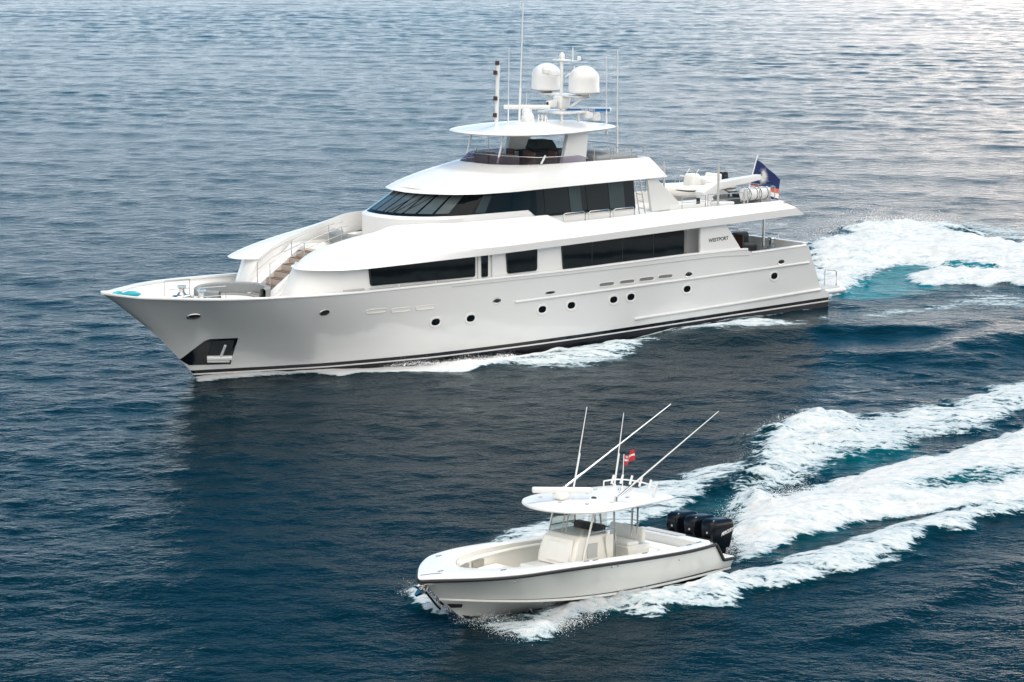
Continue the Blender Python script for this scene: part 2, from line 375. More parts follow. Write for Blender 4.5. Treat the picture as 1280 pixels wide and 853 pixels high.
# wash ridges of the yacht: real swells that catch the sky
ridge(A_((-260, 660), (0, 632), (350, 590), (560, 578), (850, 596), (1100, 560), (1290, 520)), .42, 2.4, (.2, .75), .5)
ridge(A_((250, 720), (600, 700), (900, 690), (1150, 640), (1400, 560)), .28, 1.9, (.3, .9), .5)
ridge(A_((600, 800), (900, 790), (1100, 700), (1250, 640), (1450, 600)), .34, 1.8, (.3, .9), .5)
ridge(A_((380, 330), (480, 240), (620, 160), (820, 130), (1100, 130)), .75, 3.2, (.15, .5), .3)
ridge(D_((100, 150), (400, 146), (700, 112), (900, 82), (1200, 62)), .20, 1.2, (.2, .7), .3)
# small boat: propeller wash, both bow-wave bands, plume under the stem
region(B_((330, 525), (350, 480), (400, 450), (480, 402), (640, 362), (800, 312), (950, 284), (1100, 234), (1280, 180), (1500, 120), (1500, 420), (1280, 430), (1000, 460), (860, 472), (700, 508), (560, 542), (440, 600), (340, 614)), 1.0, .6, .15, 1.1, .28, .40, 1.4)
cutreg(B_((900, 402), (1000, 368), (1180, 338), (1500, 330), (1500, 372), (1200, 378), (960, 412)), .36, .6, .2)
region(B_((345, 470), (380, 420), (350, 400), (410, 330), (410, 238), (480, 182), (560, 142), (650, 125), (760, 150), (900, 140), (1000, 110), (1130, 60), (1280, 40), (1500, -20), (1500, 110), (1280, 130), (1160, 180), (1000, 215), (900, 245), (760, 300), (640, 345), (520, 375), (420, 450)), .82, 1.1, .1, 2.2, .18, .25, 1.6)
region(B_((390, 440), (420, 330), (412, 240), (500, 180), (600, 155), (740, 170), (760, 225), (640, 268), (560, 328), (460, 400)), .90, .9, .25, 1.3, .22, .35, 1.2)
cutreg(B_((600, 335), (640, 290), (720, 270), (800, 265), (900, 278), (800, 315), (640, 350)), .45, .8, .1)
region([(620, 676), (640, 662), (700, 640), (760, 622), (820, 603), (880, 588), (935, 586), (936, 600), (880, 612), (840, 640), (800, 655), (700, 672), (640, 684)], .80, .6, .05, 1.2, .12, .18, .8)
tealreg(B_((200, 470), (340, 420), (420, 440), (330, 520)), .3, .8)
tealreg(B_((440, 610), (600, 530), (860, 480), (700, 550), (500, 620)), .25, .8)
tealreg(B_((560, 340), (700, 260), (900, 260), (1100, 300), (900, 340)), .32, 1.)
tealreg(B_((850, 410), (1000, 360), (1280, 320), (1280, 380), (960, 420)), .4, .8)
region(C_((300, 470), (420, 446), (540, 402), (640, 385), (800, 368), (900, 350), (1090, 325), (1260, 295)) + B_((380, 650), (560, 600), (700, 560), (780, 520), (920, 480), (1100, 455), (1500, 420), (1500, 440), (1280, 458), (1130, 488), (1120, 522), (1000, 530), (930, 588), (790, 640), (660, 650), (540, 690), (400, 715), (370, 760), (170, 770), (130, 795), (0, 788)) + C_((740, 450), (640, 510), (600, 538), (480, 540), (400, 500), (330, 485)), .82, .5, .08, 1.1, .14, .22, .8)
region(C_((520, 480), (600, 410), (700, 385), (900, 360), (1090, 335), (1260, 305)) + B_((370, 665), (340, 700), (200, 740), (120, 770), (0, 770)) + C_((740, 440), (640, 490), (560, 520)), .95, .4, .15, .8, .20, .30, .7)
cutreg(C_((300, 440), (420, 425), (560, 400), (600, 430), (480, 480), (360, 470)), .35, .3, .1)
region([(506, 742), (514, 734), (530, 742), (548, 758), (566, 767), (558, 772), (540, 768), (520, 760)], .9, .3, .05, .5, .18, .15, .4)
ridge(B_((-60, 790), (130, 770), (400, 700), (660, 630), (930, 550), (1280, 420)), .22, .9, (.2, .9), .6)
ridge(B_((330, 450), (420, 340), (500, 220), (700, 170), (1000, 140)), .42, 1.0, (.2, .7), .5)
ridge(B_((340, 560), (560, 490), (860, 420), (1280, 310)), .30, 1.6, (.15, .8), .2)
ridge(B_((500, 900), (800, 830), (1100, 700), (1300, 600)), .16, 1.0, (.3, .9), .5)
Z[near] = z_
FO = np.zeros_like(X); FO[near] = foam; TE = np.zeros_like(X); TE[near] = teal
me = bpy.data.meshes.new('sea'); nv = NA * NR
co = np.stack([X, Y_, Z], -1).reshape(-1, 3).astype(np.float32)
I, J = np.meshgrid(np.arange(NR - 1), np.arange(NA), indexing='ij'); J2 = (J + 1) % NA
q = np.stack([I * NA + J, I * NA + J2, (I + 1) * NA + J2, (I + 1) * NA + J], -1).reshape(-1, 4)[:, ::-1].astype(np.int32)
me.vertices.add(nv); me.vertices.foreach_set('co', co.ravel())
me.loops.add(q.size); me.loops.foreach_set('vertex_index', q.ravel())
me.polygons.add(len(q)); me.polygons.foreach_set('loop_start', np.arange(0, q.size, 4, dtype=np.int32))
me.polygons.foreach_set('loop_total', np.full(len(q), 4, np.int32)); me.update(calc_edges=True)
me.polygons.foreach_set('use_smooth', np.ones(len(q), bool))
for nm, ar in (('foam', FO), ('aerated', TE)):
    at = me.attributes.new(nm, 'FLOAT', 'POINT'); at.data.foreach_set('value', ar.ravel().astype(np.float32))
sea = bpy.data.objects.new('sea', me); COL.objects.link(sea); sea['kind'] = 'structure'
def sea_material():
    m = bpy.data.materials.new('sea_water'); m.use_nodes = True; n = m.node_tree.nodes; l = m.node_tree.links; n.clear()
    N = lambda t, **k: (lambda x: ([setattr(x, a, b) for a, b in k.items()], x)[1])(n.new(t))
    o = N('ShaderNodeOutputMaterial'); wat = N('ShaderNodeBsdfPrincipled'); fo = N('ShaderNodeBsdfPrincipled'); mx = N('ShaderNodeMixShader')
    tc = N('ShaderNodeTexCoord')
    def noise(scale, vec, detail=4, rough=.55, dist=0.):
        t = N('ShaderNodeTexNoise'); t.inputs['Scale'].default_value = scale; t.inputs['Detail'].default_value = detail
        t.inputs['Roughness'].default_value = rough; t.inputs['Distortion'].default_value = dist; l.new(vec, t.inputs['Vector']); return t.outputs['Fac']
    def mapping(sx, sy, rz):
        a = N('ShaderNodeMapping'); a.inputs['Scale'].default_value = (sx, sy, 1); a.inputs['Rotation'].default_value = (0, 0, rz)
        l.new(tc.outputs['Object'], a.inputs['Vector']); return a.outputs[0]
    def math_(op, a, b, clamp=False):
        x = N('ShaderNodeMath', operation=op, use_clamp=clamp)
        for i, k in enumerate((a, b)):
            if hasattr(k, 'links'): l.new(k, x.inputs[i])
            else: x.inputs[i].default_value = k
        return x.outputs[0]
    def rng_(v, a, b, c, d, smooth=True):
        x = N('ShaderNodeMapRange'); x.interpolation_type = 'SMOOTHSTEP' if smooth else 'LINEAR'
        for k, s in zip((a, b, c, d), ('From Min', 'From Max', 'To Min', 'To Max')): x.inputs[s].default_value = k
        l.new(v, x.inputs['Value']); return x.outputs['Result']
    fa = N('ShaderNodeAttribute', attribute_name='foam').outputs['Fac']; ta = N('ShaderNodeAttribute', attribute_name='aerated').outputs['Fac']
    # water body: deep blue, turning to teal where the propellers mix air into it
    c = N('ShaderNodeMix', data_type='RGBA'); c.inputs['A'].default_value = (*WATER, 1); c.inputs['B'].default_value = (.002, .15, .18, 1)
    aer = math_('MULTIPLY', ta, rng_(noise(.9, mapping(1, 1, 0), 4), .3, .7, .45, 1.15)); l.new(math_('ADD', aer, math_('MULTIPLY', fa, .10), True), c.inputs['Factor'])
    l.new(c.outputs['Result'], wat.inputs['Base Color'])
    wat.inputs['IOR'].default_value = 1.065; wat.inputs['Roughness'].default_value = .07; wat.inputs['Specular IOR Level'].default_value = .5
    b1 = N('ShaderNodeBump'); b1.inputs['Strength'].default_value = 1; b1.inputs['Distance'].default_value = RIP1
    l.new(noise(1.15, mapping(.9, 1, R(-10)), 3, .55, .3), b1.inputs['Height']); l.new(rng_(noise(.03, mapping(.6, 1, R(8)), 3, .6, .5),   .35, .65, .7, 1.), b1.inputs['Strength'])
    b2 = N('ShaderNodeBump'); b2.inputs['Strength'].default_value = 1; b2.inputs['Distance'].default_value = RIP2
    l.new(noise(5.5, mapping(.8, 1, R(14)), 3, .55, .2), b2.inputs['Height']); l.new(b1.outputs[0], b2.inputs['Normal']); b4 = N('ShaderNodeBump'); b4.inputs['Strength'].default_value = 1; b4.inputs['Distance'].default_value = RIP3
    l.new(noise(13., mapping(.7, 1, R(-25)), 2, .5), b4.inputs['Height']); l.new(b2.outputs[0], b4.inputs['Normal']); l.new(b4.outputs[0], wat.inputs['Normal'])
    # foam: density measured on the water, broken up by lacy noise drawn out along the wakes
    vec = mapping(1, 1, 0); st = mapping(.34, 1.35, R(-41))
    n1 = noise(1.3, st, 7, .70, .6); n2 = noise(5.5, mapping(.7, 1.2, R(-41)), 5, .68, .5)
    vo = N('ShaderNodeTexVoronoi', feature='DISTANCE_TO_EDGE'); vo.inputs['Scale'].default_value = 1.5
    wv = N('ShaderNodeVectorMath', operation='ADD'); nv_ = N('ShaderNodeTexNoise'); nv_.inputs['Scale'].default_value = 1.7; nv_.inputs['Detail'].default_value = 4; l.new(vec, nv_.inputs['Vector'])
    sc = N('ShaderNodeVectorMath', operation='SCALE'); sc.inputs['Scale'].default_value = 1.1; l.new(nv_.outputs['Color'], sc.inputs[0])
    l.new(st, wv.inputs[0]); l.new(sc.outputs[0], wv.inputs[1]); l.new(wv.outputs[0], vo.inputs['Vector'])
    lace = rng_(vo.outputs['Distance'], .0, .22, 1., 0.)
    val = math_('ADD', math_('MULTIPLY', fa, 1.08), math_('ADD', math_('MULTIPLY', math_('SUBTRACT', n1, .5), 1.25), math_('ADD', math_('MULTIPLY', math_('SUBTRACT', n2, .5), 1.0), math_('MULTIPLY', math_('SUBTRACT', lace, .4), .22))))
    fac = math_('MULTIPLY', rng_(val, .57, .82, 0., 1.), rng_(fa, .02, .14, 0., 1.)); l.new(fac, mx.inputs['Fac'])
    fo.inputs['Roughness'].default_value = .9; fo.inputs['Specular IOR Level'].default_value = .2
    fc = N('ShaderNodeMix', data_type='RGBA'); fc.inputs['A'].default_value = (.34, .46, .51, 1); fc.inputs['B'].default_value = (.66, .66, .655, 1)
    l.new(rng_(val, .55, 1.25, 0., 1.), fc.inputs['Factor']); l.new(fc.outputs['Result'], fo.inputs['Base Color'])
    b3 = N('ShaderNodeBump'); b3.inputs['Strength'].default_value = .8; b3.inputs['Distance'].default_value = .15
    l.new(math_('ADD', n1, math_('MULTIPLY', n2, .5)), b3.inputs['Height']); l.new(b3.outputs[0], fo.inputs['Normal'])
    l.new(wat.outputs[0], mx.inputs[1]); l.new(fo.outputs[0], mx.inputs[2]); l.new(mx.outputs[0], o.inputs[0]); return m
me.materials.append(sea_material())
# ------------------------------------------------------------------ place a craft: x forward, y to port, z up
def frame(o, O, alpha, trim):
    a, t = R(alpha), R(trim); f = Vector((-math.cos(a), -math.sin(a), 0)); v = Vector((math.sin(a), -math.cos(a), 0))
    u = f * math.cos(t) + Vector((0, 0, 1)) * math.sin(t); z = u.cross(v)
    m = Matrix((u, v, z)).transposed(); o.rotation_euler = m.to_euler(); o.location = O
    return m
# ------------------------------------------------------------------ the motor yacht
yacht = empty('motor_yacht', label='large white three-deck motor yacht with black waterline stripes and twin satellite domes', cat='yacht')
YM = frame(yacht, YACHT_O, YACHT_A, YACHT_TRIM)
def on_yacht(p): return Vector(YACHT_O) + YM @ Vector(p)
def settle(o, p):            # stand a separate thing on the yacht at yacht position p
    o.location = on_yacht(p); o.rotation_euler = YM.to_euler(); return o
itp = lambda x, a, b: float(np.interp(x, a, b))
def stem(z): return itp(z, [-1.2, 0, .64, 1.6, 2.24, 2.84, 3.41, 3.75], [33.6, 34.72, 35.33, 36.30, 37.07, 37.83, 38.59, 39.1])
def stern(z): return itp(z, [-1.2, .86, .90, 1.19, 3.38], [.2, .22, .72, .87, 1.9])
def sheer(u): return itp(u, [0, 5.75, 6.05, 10, 17, 24, 29, 32, 36, 38, 39.1], [3.30, 3.20, 3.42, 3.44, 3.33, 3.32, 3.33, 3.40, 3.5, 3.58, 3.75])
_sx = spline([(0, 0), (.35, .72), (1.1, 1.42), (2.1, 2.2), (3.1, 2.9), (4.1, 3.35), (5.1, 3.65), (6.1, 3.82), (7.1, 3.92), (9.1, 4.0), (14, 4.02), (22, 4.0), (32, 3.9), (39, 3.72)], 200)
_wx = spline([(0, 0), (1, .46), (2, .93), (3.7, 1.72), (6, 2.6), (10, 3.48), (14, 3.78), (18, 3.85), (27, 3.8), (35, 3.62)], 200)
_sx = ([p[0] for p in _sx], [p[1] for p in _sx]); _wx = ([p[0] for p in _wx], [p[1] for p in _wx])
def beam(u, z, s=None):
    x = max(stem(z) - u, 0)
    if z < 0: return itp(x, *_wx) * (1 + .25 * z)
    f = min(z / (s or sheer(u)), 1) ** 1.2; a = itp(x, *_wx); return a + (itp(x, *_sx) - a) * f
def hullp(u, z, off=0., side=1):
    b = beam(u, z); e = .05
    du = (beam(u + e, z) - beam(u - e, z)) / (2 * e); dz = (beam(u, z + e) - beam(u, z - e)) / (2 * e)
    n = Vector((-du, 1, -dz)).normalized(); p = Vector((u, b, z)) + n * off
    return Vector((p.x, p.y * side, p.z))
TS = np.r_[np.linspace(0, .8, 60), np.linspace(.805, 1, 44)]
def hull_row(fr, inner=0.):
    row = []
    for t in TS:
        u = 20.
        for _ in range(8):
            z = fr * sheer(u) if fr >= 0 else fr; u = stern(z) + (stem(z) - stern(z)) * t
        z = fr * sheer(u) if fr >= 0 else fr
        row.append((u, beam(u, z), z))
    return row
FR = [-1.2, -.6, 0, .08, .16, .25, .35, .45, .55, .65, .75, .84, .92, .97, 1.0]
rows = [hull_row(f) for f in FR]
mb = MB(); mb.loft(rows)
for i in range(len(rows) - 1):                                   # transom
    a, b = rows[i][0], rows[i + 1][0]; mb.add([a, b, (b[0], -b[1], b[2]), (a[0], -a[1], a[2])], [(0, 1, 2, 3)])
o_ = len(mb.v); nf = len(mb.f)
m2 = MB(); m2.loft([[(u, -b, z) for u, b, z in r] for r in rows]); mb.add(m2.v, m2.f)
hull = mb.build('hull', M['hull'], yacht, 40)
# bulwark inside, cap rail, decks
def zdeck(u): return itp(u, [0, 9, 14, 28, 31, 34, 35.5, 37, 39], [2.35, 2.35, 2.4, 2.5, 2.9, 3.0, 3.2, 3.42, 3.66])
us = list(np.linspace(2.1, 30, 50)) + list(np.linspace(30.4, 38.75, 30))
TH_ = .13
inn = lambda u, z: max(beam(u, z) - TH_ * (1 + .9 * itp(u, [34, 38.5], [0, 1])), .02)
mb = MB(); mb.loft([[(u, inn(u, sheer(u)), sheer(u) - .02), (u, max(min(inn(u, sheer(u)), beam(u, zdeck(u)) - .06), .01), zdeck(u))] for u in us]).mirror()
mb.build('bulwark_lining', M['white'], yacht)
mb = MB(); mb.loft([[(u, max(min(inn(u, sheer(u)), beam(u, zdeck(u)) - .06), .01), zdeck(u) + .01), (u, 0, zdeck(u) + .03)] for u in us]).mirror()
mb.build('deck', M['deckw'], yacht)
cap = MB()
for a, b in ((2.0, 5.78), (6.02, 39.2)):
    uu = [u for u in np.r_[np.linspace(a, 30, 40), np.linspace(30.2, 38.7, 40), [38.9, 39.0, 39.06, 39.11]] if a <= u <= b] + ([b] if b < 30 else [])
    sec = []
    for u in uu:
        s_ = sheer(u); bo = beam(u, s_, s_) + .03 if u < 39.1 else 0.; bi = max(bo - .20 * (1 + .7 * itp(u, [34, 38.5], [0, 1])), 0)
        sec.append([(u, max(bo - .03, 0), s_ - .045), (u, bo, s_ - .02), (u, bo, s_ + .035), (u, max(bo - .025, 0), s_ + .06), (u, bi, s_ + .05), (u, bi, s_ - .045)])
    cap.loft(sec, cap=True)
cap.mirror(); cap.build('cap_rail', M['white'], hull, 50)
mb = MB().box((1.95, 0, 2.85), (.14, 7.2, 1.0)).box((1.93, 0, 3.36), (.26, 7.4, .08)); mb.build('transom_bulwark', M['white'], yacht, bevel=.02)
# swim platform with its rail
mb = MB().rbox((-.25, 0, .80), (2.1, 6.9, .26), .25); sp_ = mb.build('swim_platform', M['hull'], yacht)
mb = MB().rbox((-.3, 0, .945), (1.7, 6.2, .03), .14); mb.build('platform_pad', M['lgrey'], sp_)
for sy in (1, -1):
    x0, y0 = -.62, 2.55 * sy
    mb = MB(); mb.tube([(x0, y0, .93), (x0, y0, 1.66), (x0 - .05, y0 + .02, 1.76), (x0 - .5, y0 + .38 * sy * .6, 1.72), (x0 - .56, y0 + .42 * sy * .6, 1.62), (x0 - .56, y0 + .42 * sy * .6, .93)], .032)
    mb.tube([(x0, y0, 1.33), (x0 - .56, y0 + .42 * sy * .6, 1.31)], .022); mb.build('boarding_rail', M['steel'], sp_)
# painted bands along the waterline
def zb(u): return itp(u, [.2, 8, 16, 24, 28, 31, 35], [.60, .50, .36, .29, .25, .20, .12])
def band(name, z0, z1, m, off, u0=.24, u1=34.9, n=90, nz=3):
    b_ = MB()
    for sd_ in (1, -1):
        L = []
        for t in np.linspace(0, 1, n):
            u = u0 + (u1 - u0) * (1 - (1 - t) ** 1.3); row = []
            for k in range(nz + 1):
                z = z0(u) + (z1(u) - z0(u)) * k / nz; uu = min(u, stem(z) - .004); row.append(hullp(uu, z, off, sd_))
            L.append(row)
        b_.loft(L)
    return b_.build(name, m, hull)
band('boot_stripe', lambda u: zb(u) - .15, zb, M['black'], .012)
band('waterline_stripe', lambda u: zb(u) - .215, lambda u: zb(u) - .145, M['white'], .010)
band('antifouling', lambda u: -.9, lambda u: zb(u) - .21, M['bottom'], .022, nz=14)
# rub rails
def hull_tube(name, pts, r, m=M['white'], parent=hull, n=40, off=.02):
    b_ = MB(); P = polyl(pts, n)
    for s_ in (1, -1): b_.tube([hullp(u, z, off, s_) for u, z in P], r, 8)
    return b_.build(name, m, parent)
hull_tube('rub_rail', [(20.4, 2.18), (15.8, 2.23), (1.75, 2.43)], .055)
hull_tube('rub_rail', [(13.2, .75), (7, .88), (.85, 1.03)], .075)
hull_tube('stripe_line', [(5.9, 3.12), (8, 3.22), (17, 3.17), (24, 3.17)], .012, M['lgrey'])
# oval fittings laid into the skin
def oval(u, z, ru, rz, off, n=20, sq=1., side=1, rot=0.):
    P = []
    for k in range(n):
        a = 2 * math.pi * k / n; c, s = math.cos(a), math.sin(a)
        x = ru * math.copysign(abs(c) ** sq, c); y = rz * math.copysign(abs(s) ** sq, s)
        x, y = x * math.cos(rot) - y * math.sin(rot), x * math.sin(rot) + y * math.cos(rot)
        P.append(hullp(u + x, z + y, off, side))
    return P
def fitting(name, u, z, ru, rz, frame_m, core_m, fw=.07, sq=1., core='porthole_glass', depth=.05, proud=.03):
    for s_ in (1, -1):
        b_ = MB(); b_.loft([oval(u, z, ru + fw, rz + fw, .004, sq=sq, side=s_), oval(u, z, ru + fw * .8, rz + fw * .8, proud, sq=sq, side=s_), oval(u, z, ru, rz, proud * .8, sq=sq, side=s_), oval(u, z, ru * .97, rz * .97, .007, sq=sq, side=s_)], ring_closed=True)
        f = b_.build(name, frame_m, hull)
        b_ = MB(); P = oval(u, z, ru * .97, rz * .97, .009, sq=sq, side=s_); b_.add(P, [tuple(range(len(P)))]); b_.build(core, core_m, f)
for u, z in ((24.73, 1.68), (22.83, 1.67), (18.78, 1.70), (17.07, 1.73), (14.52, 1.76), (13.46, 1.79), (9.92, 1.85), (4.14, 1.97)):
    fitting('porthole', u, z, .23, .155, M['white'], M['glass'], .10, .85)  # frame widened in white to stand for the lit edge of the recess
for u, z in ((35.77, 2.70), (30.51, 2.60), (21.43, 2.32), (9.86, 2.52), (3.72, 2.60)):
    fitting('fairlead', u, z, .19, .085, M['steel'], M['rubber'], .045, core='fairlead_opening')
fitting('fairlead', 18.35, 2.42, .30, .06, M['hull'], M['rubber'], .04, core='fairlead_opening')
for u, z in ((27.93, 2.45), (26.64, 2.39), (25.35, 2.38)): fitting('hull_vent', u, z, .50, .065, M['white'], M['cream'], .035, .45, 'vent_slot')
for u, z in ((14.98, 2.51), (13.73, 2.52), (12.52, 2.54), (11.34, 2.56)): fitting('hull_vent', u, z, .45, .075, M['white'], M['recess'], .03, .45, 'vent_slot')
# anchor pocket: black panel wrapped round the stem on both bows
def hull_panel(name, poly, m, off, parent, n=14):
    """fill a (u,z) quad patch on the hull: poly = lower edge pts + upper edge pts (same count, fore to aft)"""
    lo, up = poly; lo = polyl(lo, n); up = polyl(up, n); b_ = MB()
    for s_ in (1, -1):
        L = []
        for a, c in zip(lo, up):
            L.append([hullp(min(a[0] + (c[0] - a[0]) * k / 6, stem(a[1] + (c[1] - a[1]) * k / 6) - .004), a[1] + (c[1] - a[1]) * k / 6, off, s_) for k in range(7)])
        b_.loft(L)
    return b_.build(name, m, parent)
pocket = hull_panel('anchor_pocket', ([(35.33, .63), (34.95, .37), (33.36, .35)], [(35.33, .65), (34.72, 1.58), (33.62, 1.61)]), M['black'], .012, hull)
hull_panel('stem_guard', ([(35.3, .60), (34.7, -.05)], [(35.36, .68), (35.0, .30)]), M['black'], .013, hull)
for s_ in (1, -1):
    b_ = MB(); P = [hullp(u, z, .02, s_) for u, z in ((34.50, 1.50), (33.72, 1.52), (33.52, .60), (34.36, .58))]; b_.add(P, [(0, 1, 2, 3)]); b_.build('pocket_opening', M['dgrey'], pocket)
s_ = 1
an = empty('anchor', label='white anchor housed in the black bow pocket of the large yacht', cat='anchor')
c0 = hullp(33.95, 1.05, .06, s_); settle(an, c0)
d = [hullp(u, z, .09, s_) - c0 for u, z in ((33.96, 1.32), (33.90, .70), (34.40, .74), (33.46, .72), (34.34, .60), (33.50, .58))]
MB().tube([d[0], d[1]], .055).build('shank', M['white'], an)
b_ = MB(); b_.tube([d[2], d[3]], .10); b_.tube([d[4], d[5]], .07); b_.build('fluke', M['white'], an)
# ------------------------------------------------------------------ main deck house
def wall_z(a, b, n=6): return [a + (b - a) * k / (n - 1) for k in range(n)]
bot = [(10.0, 3.72), (15, 3.73), (22, 3.74), (27.5, 3.74), (28.8, 3.70), (29.9, 3.50), (30.8, 2.95), (31.35, 2.15), (31.5, 1.45), (31.45, 1.12)]
top = [(10.0, 3.70), (15, 3.71), (22, 3.72), (27.3, 3.72), (28.4, 3.66), (29.3, 3.42), (30.0, 2.9), (30.35, 2.2), (30.40, 1.7), (30.3, 1.30)]
bot = spline(bot, 60); top = spline(top, 60)
mb = MB(); L = [[(b[0] + (t[0] - b[0]) * k, b[1] + (t[1] - b[1]) * k, zz) for b, t in zip(bot, top)] for k, zz in zip(np.linspace(0, 1, 7), wall_z(2.4, 4.5, 7))]
mb.loft(L)
# wall along the bow stairs and the aft bulkhead
mb.loft([[(u, 1.12, 2.5), (min(u, 31.45) - .0, itp(u, [28, 30.35, 31.45], [1.6, 1.36, 1.12]), itp(u, [24, 28, 29.4, 30.3, 31.45], [4.9, 4.9, 4.78, 4.30, 2.95]))] for u in np.linspace(31.45, 24.8, 40)])
mb.mirror(); mb.add([(10.0, -3.72, 2.3), (10.0, 3.72, 2.3), (10.0, 3.70, 4.6), (10.0, -3.70, 4.6)], [(0, 1, 2, 3)])
mb.box((8.75, 0, 3.45), (2.6, 5.6, 2.3))
house = mb.build('main_cabin', M['white'], yacht, 30)
def side_window(parent, pts, y, m=M['glass'], name='window', r=.12, t=.02, frame=True, mirror=True):
    """rounded polygon pane on the side wall, with a slim frame round it"""
    P = []; n = len(pts)
    for i in range(n):
        a, b, c = Vector(pts[i - 1]), Vector(pts[i]), Vector(pts[(i + 1) % n])
        p = b + (a - b).normalized() * r; q = b + (c - b).normalized() * r
        for k in range(5): f = k / 4; P.append(p * (1 - f) ** 2 + b * 2 * f * (1 - f) + q * f * f)
    for s_ in ((1, -1) if mirror else (1,)):
        b_ = MB(); b_.prism([(p.x, p.y) for p in P], 1, (y - .03) * s_, (y + t) * s_); w_ = b_.build(name, m, parent, 30)
        if frame:
            c = sum(P, Vector((0, 0))) / len(P); b_ = MB()
            G = [p + (p - c).normalized() * .045 for p in P]
            b_.loft([[(p.x, (y + t * .2) * s_, p.y) for p in P], [(p.x, (y + t + .012) * s_, p.y) for p in P], [(p.x, (y + t + .012) * s_, p.y) for p in G], [(p.x, (y - .03) * s_, p.y) for p in G]], ring_closed=True)
            b_.build('window_frame', M['rubber'], w_, 30)
yw = 3.735
side_window(house, [(28.22, 4.32), (22.52, 4.34), (22.52, 3.46), (28.14, 3.53)], yw)
side_window(house, [(22.11, 4.32), (21.78, 4.32), (21.78, 3.44), (22.10, 3.44)], yw, name='door_window', r=.05)
side_window(house, [(20.70, 4.38), (18.98, 4.42), (18.98, 3.46), (20.62, 3.45)], yw)
side_window(house, [(17.48, 4.46), (10.06, 4.58), (10.06, 3.46), (17.38, 3.35)], yw)
for u in (22.33, 21.55): MB().box((u, 3.75, 3.85), (.05, .03, 1.1)).pair('door_jamb', M['lgrey'], house)
for a, b in ((22.7, 24.6), (24.75, 26.6), (26.75, 28.2), (28.5, 29.6)): MB().box(((a + b) / 2, itp((a + b) / 2, [28, 29.6], [3.80, 3.70]), 3.43), (b - a, .04, .07)).pair('freeing_port', M['lgrey'], house)
for u in (15.7, 13.85, 11.95): MB().box((u, yw + .021, 4.0), (.035, .008, 1.06)).pair('pane_joint', M['rubber'], house)
mb = MB(); mb.prism([(9.04, 4.66), (7.41, 4.70), (6.36, 3.40), (9.04, 3.40)], 1, 3.68, 3.82); wings = mb.pair('side_wing', M['white'], house, bevel=.02)
for s_, wing in zip((1, -1), wings):
    lettering('WESTPORT', .235, M['dgrey'], wing, (7.88, 3.823 * s_, 4.0), (-s_, 0, .035), (0, 0, 1), squeeze=1.05)
mb = MB().box((9.52, 2.93, 3.45), (.85, .04, 2.2)); mb.pair('side_door', M['lgrey'], house)
mb = MB().prism([(7.44, -2.2), (7.38, -2.2), (7.38, 2.2), (7.44, 2.2)], 2, 2.5, 4.4); mb.build('salon_door', M['glass'], house)
MB().tube([(4.1, 3.0, 2.35), (4.1, 3.0, 4.85)], .06).pair('overhang_post', M['steel'], house)
# ------------------------------------------------------------------ upper deck: sweeping brow on each side, deck, aft lip
lip = [(2.3, 3.95, 4.80), (5, 4.02, 4.76), (9.2, 4.06, 4.68), (15.4, 4.07, 4.53), (17.4, 4.07, 4.48), (18.3, 4.07, 4.46), (19.6, 4.07, 4.43), (21, 4.08, 4.40), (23, 4.09, 4.38), (25, 4.10, 4.36), (26.7, 4.10, 4.34), (28.4, 4.05, 4.32), (29.6, 3.86, 4.32), (30.4, 3.45, 4.32), (30.9, 2.85, 4.32), (31.0, 2.25, 4.31), (30.75, 1.72, 4.29), (30.38, 1.42, 4.31)]
tp = [(3.4, 3.60, 5.50), (6, 3.64, 5.52), (9.8, 3.66, 5.54), (15.1, 3.66, 5.44), (17.25, 3.66, 5.42), (18.2, 3.62, 5.83), (19.4, 3.58, 5.83), (20.6, 3.50, 5.81), (22.2, 3.33, 5.79), (23.6, 3.08, 5.79), (24.8, 2.62, 5.80), (25.7, 2.10, 5.75), (26.6, 2.02, 5.54), (27.6, 1.78, 5.36), (28.6, 1.60, 5.13), (29.4, 1.42, 4.88), (30.0, 1.40, 4.6), (30.36, 1.41, 4.33)]
def dens(P, k=6):
    o = []
    for i in range(len(P) - 1):
        a, b = np.array(P[i]), np.array(P[i + 1]); o += [tuple(a + (b - a) * j / k) for j in range(k)]
    return o + [P[-1]]
lipS = dens(lip[:8])[:-1] + [tuple(p) for p in spline(lip[7:], 80)]; tpS = dens(tp[:8])[:-1] + [tuple(p) for p in spline(tp[7:], 80)]
secs = []
for l, t in zip(lipS, tpS):
    l, t = np.array(l), np.array(t); wq = float(sstep(20, 28, l[0])); H_ = t[2] - l[2]
    kn = l + np.array([(t[0] - l[0]) * min(.35, H_ * .5) / H_, .02, min(.30 + .02 * max(0, 15 - l[0]) * .2, H_ * .5)]); e = []
    ctrl = l + np.array([0, .02, 0]) + (t - l) * np.array([.30, .28, .0]) + np.array([.10, 0, .62]) * min(H_, 1.2) / 1.2
    for q in np.linspace(0, 1, 11):
        lin = l + (kn - l) * q / .3 if q < .3 else kn + (t - kn) * (q - .3) / .7
        bz = l * (1 - q) ** 2 + ctrl * 2 * q * (1 - q) + t * q * q; e.append(tuple(lin * (1 - wq) + bz * wq))
    n_in = t + np.array([0, -.14 * (1 - wq * .6), .0]); dk = np.array([t[0], n_in[1] - .03, max(min(4.95, t[2] - .05), 2.9) if l[0] < 26 else max(t[2] - .9, 3.0)])
    un = np.array([l[0] - .12 * wq, max(l[1] - .30, 1.2), l[2] + .05])
    secs.append([tuple(un)] + e + [tuple(n_in), tuple(dk)])
mb = MB(); mb.loft(secs); mb.mirror(); brow = mb.build('upper_deck_brow', M['white'], yacht, 24)
